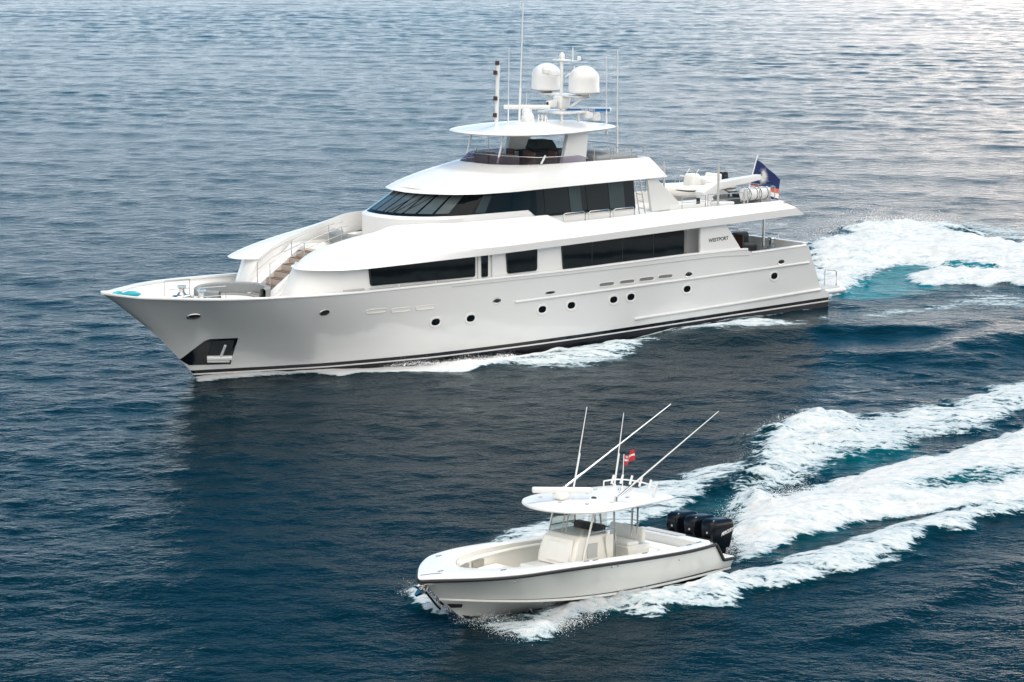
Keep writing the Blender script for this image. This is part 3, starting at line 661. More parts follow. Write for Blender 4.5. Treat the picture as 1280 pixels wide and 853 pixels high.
mb = MB(); mb.loft([[(2.3, y, 4.80), (2.75, y, 5.12), (3.4, y * .95, 5.50), (3.52, y * .95, 5.50), (3.54, y * .95, 4.95)] for y in np.linspace(-3.95, 3.95, 12)])
mb.loft([[(u, y, 4.74 + .0 * u) for y in np.linspace(-3.9, 3.9, 5)] for u in (2.35, 9, 10.2)])
mb.build('aft_lip', M['white'], yacht, 30)
mb = MB(); mb.loft([[(u, -itp(u, [3.4, 20, 24, 27], [3.6, 3.55, 2.6, 1.95]), 4.95), (u, itp(u, [3.4, 20, 24, 27], [3.6, 3.55, 2.6, 1.95]), 4.95)] for u in np.linspace(3.4, 25.6, 24)])
mb.loft([[(u, -3.7, 4.62), (u, 3.7, 4.62)] for u in np.linspace(9.9, 24, 10)])
mb.build('upper_deck', M['deckw'], yacht)
# stairs from the foredeck up to the landing, with their rails
st = MB().box((26.9, 0, 4.5), (3.3, 2.9, .56)); st.build('stair_landing', M['cream'], yacht)
for k in range(7):
    u = 31.3 - .40 * k; z = 3.08 + .262 * k
    s1 = MB().box((u - .2, 0, z - .2), (.42, 1.10, .40)).build('stair_step', M['riser'], yacht)
    MB().box((u - .20, 0, z + .016), (.36, 1.06, .03)).build('stair_tread', M['teak'], s1)
for sg in (1, -1): MB().prism([(31.4, 2.85), (31.4, 3.02), (28.6, 4.86), (28.2, 4.86), (28.2, 2.85)], 1, .56 * sg, 1.35 * sg).build('stair_stringer', M['white'], yacht)
for s_ in (-.52, .42):
    b_ = MB(); P = [(31.0, 3.3, 4.32), (30.2, 3.7, 4.80), (29.2, 4.2, 5.14), (28.2, 4.6, 5.42), (27.2, 4.9, 5.66), (26.4, 4.9, 5.74)]
    b_.tube([(u, s_, z) for u, _, z in P], .022); b_.tube([(u, s_, z - .32) for u, _, z in P], .014)
    for u, f, z in (P[0], P[2], P[4]): b_.tube([(u, s_, f), (u, s_, z)], .022)
    b_.build('stair_rail', M['steel'], yacht)
b_ = MB(); b_.loft([[(25.6 + r * math.cos(a) * .75, r * math.sin(a), z) for r, z in ((1.9, 4.9), (1.9, 5.25), (1.75, 5.33), (1.25, 5.28), (1.2, 4.9))] for a in np.linspace(-1.2, 1.2, 18)]); b_.build('landing_seat', M['grey'], yacht)
# foredeck: round lounge, windlass, rails
cx, cy = 32.55, -.15
b_ = MB(); b_.loft([[(cx + r * math.cos(a), cy + r * math.sin(a), z) for r, z in ((1.62, 2.85), (1.62, 3.40), (1.5, 3.47), (1.36, 3.42), (1.30, 3.02), (.95, 3.0), (.92, 2.85))] for a in np.linspace(R(115), R(395), 34)]); b_.build('lounge_seat', M['grey'], yacht)
b_ = MB(); b_.lathe([(.9, 0), (.9, .05)], (cx, cy, 2.88)); b_.build('lounge_floor', M['white'], yacht)
for s_ in (.75, -.75):
    b_ = MB().rbox((34.7, s_, 3.08), (.75, .45, .28), .08).lathe([(.16, 0), (.20, .05), (.12, .15), (.12, .28), (.2, .36), (.19, .42)], (34.7, s_, 3.2), 14); b_.build('windlass', M['steel'], yacht)
    x = 34.25; b_ = MB(); b_.tube([(35.2, s_ + .55 * (1 if s_ > 0 else -1), 2.95), (35.2, s_ + .55 * (1 if s_ > 0 else -1), 3.78), (33.9, s_ + .6 * (1 if s_ > 0 else -1), 3.76), (33.9, s_ + .6 * (1 if s_ > 0 else -1), 2.95)], .022); b_.tube([(35.2, s_ + .55 * (1 if s_ > 0 else -1), 3.4), (33.9, s_ + .6 * (1 if s_ > 0 else -1), 3.38)], .015); b_.build('windlass_rail', M['steel'], yacht)
b_ = MB().rbox((33.9, 0, 3.05), (.8, 1.0, .25), .06); b_.build('deck_locker', M['white'], yacht)
# ------------------------------------------------------------------ pilothouse
pb = [(25.05, 0), (24.95, .8), (24.65, 1.5), (24.0, 2.2), (23.0, 2.62), (21.5, 2.78), (18, 2.84), (12.3, 2.84)]
p6 = [(24.80, 0), (24.70, .8), (24.42, 1.45), (23.75, 2.15), (22.8, 2.55), (21.5, 2.72), (18, 2.80), (12.3, 2.80)]
p7 = [(22.75, 0), (22.70, .7), (22.5, 1.3), (22.05, 1.85), (21.4, 2.28), (20.7, 2.52), (18, 2.66), (12.3, 2.66)]
spb, sp6, sp7 = [[tuple(p) for p in spline(q_, 60)] for q_ in (pb, p6, p7)]
mb = MB(); mb.loft([[(x, y, 4.9) for x, y in spb], [(x, y, 5.9) for x, y in spb], [(x, y, 6.02) for x, y in sp6]])
mb.loft([[(x - .10, max(y - .08, 0), 5.9) for x, y in sp6], [(x - .12, max(y - .08, 0), 7.0) for x, y in sp7]]); mb.mirror()
mb.add([(12.3, -2.84, 4.9), (12.3, 2.84, 4.9), (12.3, 2.7, 7.2), (12.3, -2.7, 7.2)], [(0, 1, 2, 3)])
ph = mb.build('pilothouse', M['white'], yacht, 30)
def ph_pt(t, h, off=0., side=1):
    """point on the sloping window band: t 0..1 from the centreline aft, h 0..1 sill to head"""
    i = t * 59; k = min(int(i), 58); f = i - k
    a = np.array(sp6[k]) * (1 - f) + np.array(sp6[k + 1]) * f; b = np.array(sp7[k]) * (1 - f) + np.array(sp7[k + 1]) * f
    p = a + (b - a) * h; d = np.array(sp6[k + 1]) - np.array(sp6[k]); n = np.array([-d[1], d[0]]); n = -n / np.linalg.norm(n) if (n @ np.array([0.2, 1])) < 0 else n / np.linalg.norm(n)
    p = p + n * off; return (p[0], p[1] * side, 6.02 + h * 1.06)
b_ = MB(); tt = np.r_[np.linspace(0, .85, 60), np.linspace(.851, 1, 14)]
for s_ in (1, -1): b_.loft([[ph_pt(t, h, .012 if t < .85 else .065, s_) for h in np.linspace(-.0 if t < .85 else -.32, 1, 5)] for t in tt])
wb = b_.build('window_band', M['glass'], ph, 30)
def tfor(u_or_v, lo=0., hi=1.):
    return u_or_v
edges = [(.008, .10), (.118, .21), (.228, .32), (.338, .43), (.448, .535)]
for a, b in edges:
    for s_ in (1, -1):
        b_ = MB(); b_.loft([[ph_pt(t, h, .026, s_) for h in np.linspace(.10, .93, 4)] for t in np.linspace(a, b, 8)]); b_.build('windshield_pane', M['pane'], wb, 30)
for a, b in ((.60, .685), (.70, .735), (.745, .79), (.80, .84), (.865, .90), (.905, .922), (.93, .957), (.962, .984)):
    for s_ in (1, -1):
        b_ = MB(); b_.loft([[ph_pt(t, h, .026 if a < .85 else .080, s_) for h in np.linspace(.05 if a < .85 else -.26, .86, 4)] for t in (a, (a + b) / 2, b)]); b_.build('side_pane', M['curtain'] if a in (.70, .905, .962) else M['glass'], wb, 30)
for t0, t1 in ((.04, .14), (.12, .22), (.20, .31)):
    b_ = MB(); b_.tube([ph_pt(t0 + (t1 - t0) * k, .06 + .72 * k, .06) for k in np.linspace(0, 1, 6)], .018, 6); b_.build('wiper', M['rubber'], wb)
mb = MB().prism([(11.62, 6.95), (11.02, 6.95), (9.72, 5.85), (9.4, 5.50), (11.35, 5.46)], 1, 2.82, 2.98); mb.pair('aft_buttress', M['white'], ph, bevel=.02)
b_ = MB()
for y in (2.55, 2.15): b_.tube([(11.3, y, 5.0), (11.75, y, 7.1)], .022)
for k in range(6): b_.tube([(11.36 + .07 * k, 2.55, 5.25 + .33 * k), (11.36 + .07 * k, 2.15, 5.25 + .33 * k)], .018)
b_.build('ladder', M['steel'], ph)
# ------------------------------------------------------------------ flybridge
fl = [(23.40, 0), (23.37, .8), (23.22, 1.5), (22.80, 2.2), (22.05, 2.72), (21.0, 3.02), (18, 3.15), (10.55, 3.14)]
ft = [(19.75, 0), (19.68, .75), (19.40, 1.30), (18.8, 1.85), (17.9, 2.32), (16.5, 2.55), (14.8, 2.62), (11.25, 2.64)]
fl, ft = spline(fl, 70), spline(ft, 70); secs = []
for i, (l, t) in enumerate(zip(fl, ft)):
    f = i / 69; zl = 6.88 + .04 * min(f * 3, 1) + .12 * max(0, (f - .8) / .2); zt = 8.0 - .05 * min(f * 2, 1); e = []
    for q_ in np.linspace(0, 1, 9):
        c = (1 - q_) ** 2 * np.array([l[0], l[1], zl]) + 2 * q_ * (1 - q_) * np.array([l[0] * .72 + t[0] * .28, l[1] * .82 + t[1] * .18 + .05 * min(1, l[1]), zl + .50]) + q_ * q_ * np.array([t[0], t[1], zt]); e.append(tuple(c))
    if f > .75:
        g = min(1, (f - .75) / .2); A0, B0 = np.array([l[0], l[1], zl]), np.array([t[0], t[1], zt]); e = [tuple(np.array(p_) * (1 - g * .75) + (A0 + (B0 - A0) * k_ / 8) * g * .75) for k_, p_ in enumerate(e)]
    e = [(l[0] - .3, max(l[1] - .35, 0), zl + .03)] + e + [(t[0] - .1 * (1 - f), max(t[1] - .12, 0), zt), (t[0] - .12 * (1 - f), max(t[1] - .14, 0), 7.25)]
    secs.append(e)
mb = MB(); mb.loft(secs); mb.mirror(); fly = mb.build('flybridge', M['white'], yacht, 30)
mb = MB(); mb.loft([[(10.55, y, 7.04), (10.95, y * .93, 7.5), (11.25, y * .84, 7.95), (11.4, y * .84, 7.95), (11.42, y * .84, 7.25)] for y in np.linspace(-3.14, 3.14, 8)]); mb.build('aft_coaming', M['white'], fly, 30)
mb = MB(); mb.loft([[(x, -max(y - .1, 0), 7.3), (x, max(y - .1, 0), 7.3)] for x, y in ft]); mb.loft([[(x - .3, -max(y - .3, 0), 7.05), (x - .3, max(y - .3, 0), 7.05)] for x, y in fl]); mb.build('flybridge_deck', M['deckw'], fly)
wsp = [p for p in ft if p[0] > 14.9]; b_ = MB()
for s_ in (1, -1): b_.loft([[(x - .06, max(y - .05, 0) * s_, 7.96), (x - .55 * (x - 12) / 8, max(y - .12, 0) * s_, 7.98 + (.26 + .10 * itp(x, [18, 19.7], [0, 1])) * itp(x, [14.9, 15.7], [.2, 1]))] for x, y in wsp])
wsn = b_.build('windscreen', M['smoke'], fly, 30)
b_ = MB()
for s_ in (1, -1): b_.tube([(x - .55 * (x - 12) / 8, max(y - .12, 0) * s_, 7.99 + (.26 + .10 * itp(x, [18, 19.7], [0, 1])) * itp(x, [14.9, 15.7], [.2, 1])) for x, y in wsp], .018, 6)
b_.build('windscreen_trim', M['steel'], wsn)
b_ = MB()
for s_ in (1, -1):
    b_.tube([(14.5, 2.5 * s_, 7.95), (14.5, 2.5 * s_, 8.5), (13.5, 2.52 * s_, 8.5), (13.5, 2.52 * s_, 7.95)], .02, 6)
    b_.tube([(13.35, 2.52 * s_, 7.95), (13.35, 2.52 * s_, 8.48), (11.5, 2.5 * s_, 8.42), (11.5, 2.5 * s_, 7.95)], .02, 6); b_.tube([(12.2, 2.5 * s_, 7.95), (12.2, 2.5 * s_, 8.44)], .018, 6)
b_.tube([(11.45, -2.4, 8.42), (11.45, 2.4, 8.42)], .02, 6)
for y in (-1.2, 0, 1.2): b_.tube([(11.45, y, 7.9), (11.45, y, 8.42)], .018, 6)
b_.build('flybridge_rail', M['steel'], fly)
b_ = MB().rbox((12.9, 0, 7.85), (2.6, 4.7, .55), .18); b_.build('sunpad', M['grey'], fly)
b_ = MB().rbox((15.5, -.2, 7.8), (1.9, .7, 1.0), .06).rbox((15.5, -.2, 8.33), (2.2, .95, .06), .025); bar = b_.build('bar_counter', M['dgrey'], fly)
b_ = MB().prism([(16.05, 8.38), (15.85, 8.80), (15.0, 8.78), (14.75, 8.45), (14.75, 8.38)], 1, -.55, .2); b_.build('grill_hood', M['dgrey'], bar, bevel=.03)
b_ = MB().rbox((18.3, .7, 7.95), (.6, 1.5, .75), .1).rbox((18.25, -.7, 7.95), (.6, 1.0, .75), .1); b_.build('helm_console', M['recess'], fly)
for i, (u, v) in enumerate(((17.0, .45), (17.0, -.75), (17.5, 1.3), (16.4, 1.5), (15.6, 1.5))):
    ch = empty('helm_chair', label=['brown wicker chair ahead of the bar on the yacht flybridge', 'brown wicker chair beside the starboard strut on the yacht flybridge', 'brown wicker chair behind the port strut of the flybridge hardtop', 'brown wicker chair behind the flybridge side windscreen', 'brown wicker chair nearest the hardtop arch on the flybridge'][i], cat='chair', group='chairs on the yacht flybridge')
    MB().rbox((0, 0, .42), (.55, .55, .14), .05).build('seat', M['brown'], ch)
    MB().rbox((-.26, 0, .78), (.10, .55, .65), .04).build('backrest', M['brown'], ch)
    MB().lathe([(.22, 0), (.2, .04), (.05, .06), (.05, .36)], (0, 0, 0), 12).build('pedestal', M['steel'], ch)
    settle(ch, (u, v, 7.3))
# hardtop on its arch legs and struts
ht = [(20.05, 0), (19.92, .9), (19.5, 1.75), (18.75, 2.4), (17.7, 2.75), (16.3, 2.78), (14.8, 2.45), (13.2, 2.0), (12.35, 1.55), (11.95, .9), (11.85, 0)]
ht = [tuple(p) for p in spline(ht, 80)]; cen = (16.0, 0)
def hring(k, z): return [(cen[0] + (x - cen[0]) * k, y * k, z(k) if callable(z) else z) for x, y in ht]
mb = MB(); crown = lambda k: 9.36 + .31 * (1 - k ** 2.2)
mb.loft([hring(.05, 9.22), hring(.6, 9.22), hring(.93, 9.24), hring(.985, 9.27), hring(1, 9.315), hring(.99, 9.355)] + [hring(k, crown) for k in (.95, .85, .7, .5, .3, .05)]); mb.mirror()
hard = mb.build('hardtop', M['white'], yacht, 40)
mb = MB(); mb.loft([[(16.22, 1.9, 7.25), (14.72, 1.9, 7.25), (14.72, 2.12, 7.25), (16.22, 2.12, 7.25)], [(15.70, 1.85, 9.26), (14.5, 1.85, 9.26), (14.5, 2.1, 9.26), (15.70, 2.1, 9.26)]], ring_closed=True)
mb.pair('arch_leg', M['white'], hard, bevel=.02)
MB().tube([(19.05, 1.12, 8.0), (18.68, 1.12, 9.28)], .045).pair('strut', M['white'], hard)
MB().tube([(17.6, 2.42, 7.98), (17.35, 2.42, 8.34)], .05).pair('screen_bracket', M['white'], fly)
# mast: pole, spreaders, domes, radars, lights, whips
b_ = MB().tube([(14.42, .12, 9.5), (14.42, .12, 12.40)], .075, 10).tube([(14.2, -.12, 9.5), (14.2, -.12, 12.35)], .065, 10)
b_.rbox((14.3, 0, 10.02), (1.5, 1.7, .12), .05).rbox((14.3, 0, 10.45), (.62, .62, .62), .12).rbox((14.15, 0, 10.78), (.7, 2.9, .10), .04).rbox((14.3, 0, 12.38), (.5, .8, .08), .03)
for x, y in ((13.8, .6), (14.8, .6), (13.8, -.6), (14.8, -.6)): b_.tube([(x, y, 9.55), (x, y, 10.0)], .06)
b_.tube([(14.15, .5, 10.3), (14.1, 1.3, 10.75)], .05).tube([(14.15, -.5, 10.3), (14.1, -1.3, 10.75)], .05)
mast = b_.build('mast', M['white'], yacht)
for y in (-1.3, 1.3):
    prof = [(.25, -.12), (.62, -.02), (.70, .0), (.715, .05), (.70, .09), (.70, .6)] + [(.70 * math.cos(a), .6 + .62 * math.sin(a)) for a in np.linspace(.12, 1.54, 12)]
    d_ = MB().lathe(prof, (14.1, y, 10.96), 32).build('satellite_dome', M['white'], mast, 60)
    MB().lathe([(.24, -.16), (.24, 0)], (14.1, y, 10.86), 16).lathe([(.68, 0), (.70, .015)], (14.1, y, 10.935), 28).build('dome_base', M['lgrey'], d_)
def scanner(x, y, z, m, name='radar_scanner', L=2.15):
    a = R(-38); p_ = MB().rbox((x, y, z - .22), (.42, .34, .34), .1).build('radar_pedestal', M['white'], mast)
    b_ = MB().rbox((x, y, z), (L, .16, .20), .06, rz=a); s_ = b_.build(name, m, p_); return s_, a
scanner(16.0, -.45, 10.28, M['white'])
s_, a = scanner(13.35, .75, 10.10, M['white'])
nn = Vector((-math.sin(a), math.cos(a), 0))
for sg in (1, -1): MB().box(Vector((13.35, .75, 10.10)) + nn * .083 * sg, (2.0, .012, .15), rz=a).build('scanner_face', M['blue'], s_)
lettering('FURUNO', .15, M['cloth'], s_, Vector((13.35, .75, 10.095)) + nn * .09, (-math.cos(a), -math.sin(a), 0), (0, 0, 1))
for x, y in ((16.25, -.1), (12.85, .6)):
    MB().rbox((x, y, 9.72), (.5, .5, .3), .12).lathe([(.12, -.1), (.27, .05), (.3, .2), (.2, .38), (.02, .45)], (x, y, 9.68), 14).build('searchlight', M['white'], mast)
MB().lathe([(.14, 0), (.19, .06), (.2, .2), (.12, .33), (.01, .37)], (14.95, -.35, 11.75), 16).tube([(14.4, 0, 11.7), (14.95, -.35, 11.74)], .03).build('small_dome', M['white'], mast)
MB().lathe([(.10, 0), (.12, .05), (.12, .2), (.06, .3), (.01, .32)], (14.3, 0, 12.42), 14).build('camera_dome', M['white'], mast)
MB().tube([(13.95, .35, 12.3), (13.95, .35, 12.95)], .025).tube([(14.1, .25, 12.35), (13.75, .5, 12.35)], .025).lathe([(.05, 0), (.09, .03), (.09, .16), (.02, .2)], (13.72, .52, 12.36), 10).tube([(14.2, .1, 11.6), (13.9, .4, 11.9), (13.9, .4, 12.1)], .03).build('wind_sensor', M['white'], mast)
MB().rbox((14.95, .05, 10.42), (.5, .3, .3), .08).build('night_camera', M['white'], mast)
MB().lathe([(.09, 0), (.09, .02)], (15.205, .05, 10.42), 10).box((15.205, .05, 10.43), (.02, .12, .14)).build('camera_lens', M['rubber'], mast)
b_ = MB()
for y in (-.35, -.1, .15): b_.lathe([(.11, 0), (.05, .25), (.04, .3)], (15.4, y, 9.62), 10)
b_.build('horn', M['steel'], mast)
for b, t, r in (((16.85, 0, 9.55), (16.64, 0, 15.05), .032), ((17.5, 0, 9.5), (17.46, 0, 13.05), .02), ((12.87, 1.5, 9.0), (12.9, 1.5, 12.55), .02), ((12.2, 1.5, 7.95), (12.22, 1.5, 12.8), .026), ((15.7, -.9, 9.5), (15.65, -.9, 10.9), .014), ((17.35, -1.6, 7.95), (17.3, -1.6, 9.3), .02)):
    MB().tube([b, t], r, 8, r2=r * .55).tube([b, (b[0] + (t[0] - b[0]) * .3, b[1], b[2] + (t[2] - b[2]) * .3)], r * 1.5, 8).lathe([(.07, 0), (.07, .08), (.04, .14)], b, 10).build('whip_antenna', M['white'], yacht)
lm = MB().tube([(18.2, 0, 9.5), (18.1, 0, 12.30)], .085, 10).build('light_mast', M['white'], yacht)
for z, s_ in ((12.38, 0), (11.95, .13), (10.8, .12), (10.05, .15)):
    MB().lathe([(.06, -.1), (.10, -.08), (.10, .08), (.06, .1)], (18.15 + s_ * 1.2, s_ * .4, z), 12).build('navigation_light', M['nav'], lm)
# ------------------------------------------------------------------ boat deck rails, posts, crane, tender
b_ = MB()
for s_ in (1, -1):
    for a, b in ((9.85, 8.35), (8.2, 5.9)):
        b_.tube([(a, 3.4 * s_, 5.5), (a, 3.4 * s_, 6.08), (b, 3.4 * s_, 6.04), (b, 3.4 * s_, 5.5)], .022, 6); b_.tube([(a, 3.4 * s_, 5.8), (b, 3.4 * s_, 5.78)], .014, 6)
    for a, b in ((17.2, 15.9), (15.7, 14.4), (14.2, 12.9)):
        b_.tube([(a, 3.5 * s_, 5.4), (a, 3.5 * s_, 5.76), (a - .1, 3.5 * s_, 5.82), (b + .1, 3.5 * s_, 5.84), (b, 3.5 * s_, 5.76), (b, 3.5 * s_, 5.4)], .026, 6)
    for a in (5.7, 5.5, 4.0, 3.7): b_.tube([(a, 3.3 * s_, 5.45), (a, 3.3 * s_, 6.15)], .022, 6)
    b_.tube([(5.7, 3.3 * s_, 6.15), (3.7, 3.3 * s_, 6.17), (3.5, 2.9 * s_, 6.17)], .024, 6)
b_.tube([(3.5, -2.9, 6.17), (3.5, 2.9, 6.17)], .024, 6)
for y in (-2, -1, 0, 1, 2): b_.tube([(3.5, y, 5.45), (3.5, y, 6.17)], .02, 6)
b_.build('boat_deck_rail', M['steel'], yacht)
for u, v, z in ((7.1, 2.95, 7.25), (9.6, 1.9, 7.4)): MB().tube([(u, v, 4.95), (u, v, z)], .055, 8).tube([(u, v, z), (u, v, z + .2)], .02, 6).build('deck_post', M['lgrey'], yacht)
b_ = MB().rbox((8.9, 2.55, 5.35), (2.6, .9, .75), .08).rbox((6.5, 2.6, 5.28), (1.0, .7, .6), .06); b_.build('deck_locker', M['white'], yacht)
b_ = MB().box((8.45, 3.013, 5.78), (.22, .02, .28)); b_.build('locker_vent', M['rubber'], yacht)
# crane: pedestal and long white boom
crane = MB().lathe([(.45, 0), (.42, .5), (.32, .7), (.32, 1.0)], (6.35, 1.35, 4.95), 20).build('boat_crane', M['white'], yacht)
def beam_box(mb_, a, b, wa, wb, ha, hb):
    a, b = Vector(a), Vector(b); x = (b - a).normalized(); y = Vector((0, 0, 1)).cross(x).normalized(); z = x.cross(y)
    return mb_.loft([[p + y * sy * w_ / 2 + z * sz * h_ / 2 for sy, sz in ((1, 1), (-1, 1), (-1, -1), (1, -1))] for p, w_, h_ in ((a, wa, ha), (b, wb, hb))], ring_closed=True, cap=True)
b_ = MB(); beam_box(b_, (6.75, 1.4, 5.70), (5.7, 1.35, 6.22), .6, .55, .55, .45); beam_box(b_, (6.0, 1.36, 6.16), (2.35, .85, 6.36), .55, .32, .42, .26); b_.build('crane_boom', M['white'], crane, bevel=.03)
tender = empty('yacht_tender', label='white inflatable tender stowed on the upper aft deck of the yacht', cat='tender')
T0 = (5.55, -.75, 5.25)
b_ = MB()
def tubeU(o, h): return [(o - 2.2, h, .55), (o - .5, h, .56), (o + .8, h * .95, .6), (o + 1.6, h * .6, .68), (o + 1.95, 0, .72), (o + 1.6, -h * .6, .68), (o + .8, -h * .95, .6), (o - .5, -h, .56), (o - 2.2, -h, .55)]
b_.tube([tuple(p) for p in spline(tubeU(0, .82), 40)], .26, 12); b_.build('inflatable_tube', M['cushion'], tender)
b_ = MB(); b_.loft([[(u, -bw, .5), (u, -bw * .6, .12), (u, 0, -.05), (u, bw * .6, .12), (u, bw, .5)] for u, bw in ((-2.2, .8), (0, .8), (1.0, .65), (1.8, .1))], cap=True); b_.build('hull', M['lgrey'], tender)
b_ = MB().tube([tuple(np.array(p) + np.array([0, .262 * np.sign(p[1]) if abs(p[1]) > .3 else 0, .02])) for p in spline(tubeU(0, .82), 40) if p[1] > .3], .035, 6); b_.build('rub_strip', M['dgrey'], tender)
b_ = MB().rbox((-.3, 0, .95), (.75, .7, .75), .16, top_scale=(.75, .9)); b_.build('helm_console', M['cushion'], tender)
b_ = MB().rbox((-1.35, 0, .85), (1.05, 1.0, .5), .14).rbox((-1.8, 0, 1.05), (.2, 1.0, .4), .08); b_.build('seat', M['cushion'], tender)
b_ = MB().rbox((-2.45, 0, 1.0), (.5, .42, .55), .12).rbox((-2.5, 0, .5), (.2, .2, .7), .05); b_.build('outboard_motor', M['engine'], tender)
b_ = MB().tube([(-.2, -.3, 1.3), (-.45, -.3, 1.55), (-.45, .3, 1.55), (-.2, .3, 1.3)], .02, 6); b_.build('grab_rail', M['steel'], tender)
settle(tender, T0); tender.rotation_euler.z += R(3)
for q, (u, v) in enumerate(((5.0, 1.9), (9.9, -2.3))):
    js = empty('jet_ski', label=['dark covered jet ski lying under the crane boom on the aft deck', 'dark jet ski standing ahead of the white tender on the aft deck'][q], cat='jet ski', group='jet skis on the yacht aft deck')
    MB().loft([[(x, -b, z0 + h * .3), (x, -b * .8, z0), (x, b * .8, z0), (x, b, z0 + h * .3), (x, b * .55, z0 + h), (x, -b * .55, z0 + h)] for x, b, z0, h in ((-1.4, .45, .12, .45), (-.6, .52, .05, .55), (.3, .52, .05, .62), (1.0, .38, .1, .5), (1.5, .08, .3, .22))], ring_closed=True, cap=True).build('body', M['dgrey'], js, 50)
    MB().rbox((-.55, 0, .72), (1.2, .36, .26), .1).build('saddle', M['rubber'], js)
    MB().tube([(.25, -.4, .95), (.35, 0, .9), (.25, .4, .95)], .03).tube([(.4, 0, .6), (.35, 0, .9)], .05).build('handlebar', M['rubber'], js)
    settle(js, (u, v, 5.0 if q == 0 else 5.25))
for q, (u, v) in enumerate(((4.9, 2.85), (4.2, 2.85))):
    lr = empty('life_raft', label=['white life raft canister on the aft rail, further from the flag', 'white life raft canister on the aft rail, next to the flag'][q], cat='life raft', group='life raft canisters on the aft rail')
    b_ = MB(); b_.tube([(0, -.42, 0), (0, -.36, 0), (0, .36, 0), (0, .42, 0)], .30, 18); b_.build('canister', M['white'], lr)
    b_ = MB()
    for y in (-.22, .22): b_.tube([(.31 * math.cos(a), y, .31 * math.sin(a)) for a in np.linspace(0, 6.283, 16, endpoint=False)], .015, 6, closed=True)
    b_.build('strap', M['rubber'], lr)
    b_ = MB()
    for y in (-.35, .35): b_.tube([(-.32, y, .3), (-.25, y, -.36), (.25, y, -.36), (.32, y, .3)], .022, 6)
    b_.build('cradle', M['steel'], lr)
    settle(lr, (u, v, 5.86)); lr.rotation_euler.z += R(90)
# ensign on its staff: dark blue with a white sun, orange and white bands
flag = empty('ensign_flag', label='dark blue ensign with white sun and orange and white bands hanging at the yacht stern', cat='flag')
def cloth(fn, nu, nv_): return MB().loft([[fn(i / nu, j / nv_) for j in range(nv_ + 1)] for i in range(nu + 1)])
S0, S1 = Vector((0, 0, 0)), Vector((-.62, 0, 1.75))
MB().tube([S0, S1 + Vector((-.05, 0, .12))], .028, 8).ball(S1 + Vector((-.06, 0, .16)), .05, 8, 6).build('staff', M['white'], flag)
AX = (S1 - S0).normalized()
def fl_pt(a, b, off=0.):
    """a: along the fly 0..1, b: down the hoist 0..1; it hangs in folds"""
    p = S1 - AX * b * 1.30; L = 2.35 * a; sag = 1.15 * a ** 1.2
    x = -L * .80; return (p.x + x, .16 * math.sin(5.2 * a + 2.0 * b) * a + .05 * math.sin(11 * a) + off, p.z - sag * (.95 - .15 * b) - .10 * math.sin(3 * a))
fp = cloth(lambda a, b: fl_pt(a, b), 26, 16).build('flag_cloth', M['navy'], flag, 80)
for nm, m_, k0, k1, w0, w1 in (('orange_band', M['orange'], .98, .42, .03, .22), ('white_band', M['cloth'], 1.0, .64, .03, .22)):
    for sg in (1, -1):
        cloth(lambda a, b: fl_pt(a, min(max(k0 + (k1 - k0) * a + (b - 0.) * (w0 + (w1 - w0) * a), 0), 1), .008 * sg), 22, 4).build(nm, m_, fp, 80)
for sg in (1, -1):
    b_ = MB(); P = []
    for k in range(48):
        r = (.31 if k % 2 == 0 else .16) * (1.25 if k % 12 == 0 else 1); t = 2 * math.pi * k / 48; P.append(fl_pt(.34 + r * math.cos(t) * .72, .40 + r * math.sin(t) * 1.05, .010 * sg))
    c = fl_pt(.34, .40, .012 * sg); b_.add([c] + P, [(0, 1 + k, 1 + (k + 1) % 48) for k in range(48)]); b_.build('white_sun', M['cloth'], fp, 80)
settle(flag, (1.95 + .35, 0, 5.35))
# aft cockpit: table, chairs, capstan and rails seen over the bulwark
for i, (u, v, a) in enumerate(((4.8, 1.6, 160), (4.0, 1.5, 180))):
    ch = empty('dining_chair', label=['dark brown chair under the overhang behind the sloping side wing of the yacht cockpit', 'dark brown chair furthest aft in the yacht cockpit under the overhang'][i], cat='chair', group='chairs in the aft cockpit')
    MB().rbox((0, 0, .48), (.6, .62, .14), .05).build('seat', M['brown'], ch); MB().rbox((-.27, 0, .9), (.10, .62, .85), .04).build('backrest', M['brown'], ch)
    for x in (-.24, .24):
        for y in (-.24, .24): MB().tube([(x, y, 0), (x, y, .44)], .03, 6).build('leg', M['brown'], ch)
    settle(ch, (u, v, 2.45)); ch.rotation_euler.z += R(a)
b_ = MB().rbox((3.0, .35, 2.75), (1.5, .9, .75), .15).rbox((3.0, .0, 3.2), (1.6, .3, .85), .12); b_.build('cockpit_sofa', M['dgrey'], yacht)
b_ = MB().lathe([(.2, 0), (.22, .1), (.13, .2), (.13, .42), (.22, .5), (.2, .56)], (2.95, 2.4, 3.05), 14).rbox((2.95, 2.4, 2.75), (.5, .5, .7), .08); b_.build('capstan', M['steel'], yacht)
MB().tube([(2.0, 1.9, 3.35), (2.0, 1.9, 3.62), (2.0, .9, 3.62), (2.0, .9, 3.35)], .025, 6).pair('transom_gate', M['steel'], yacht)
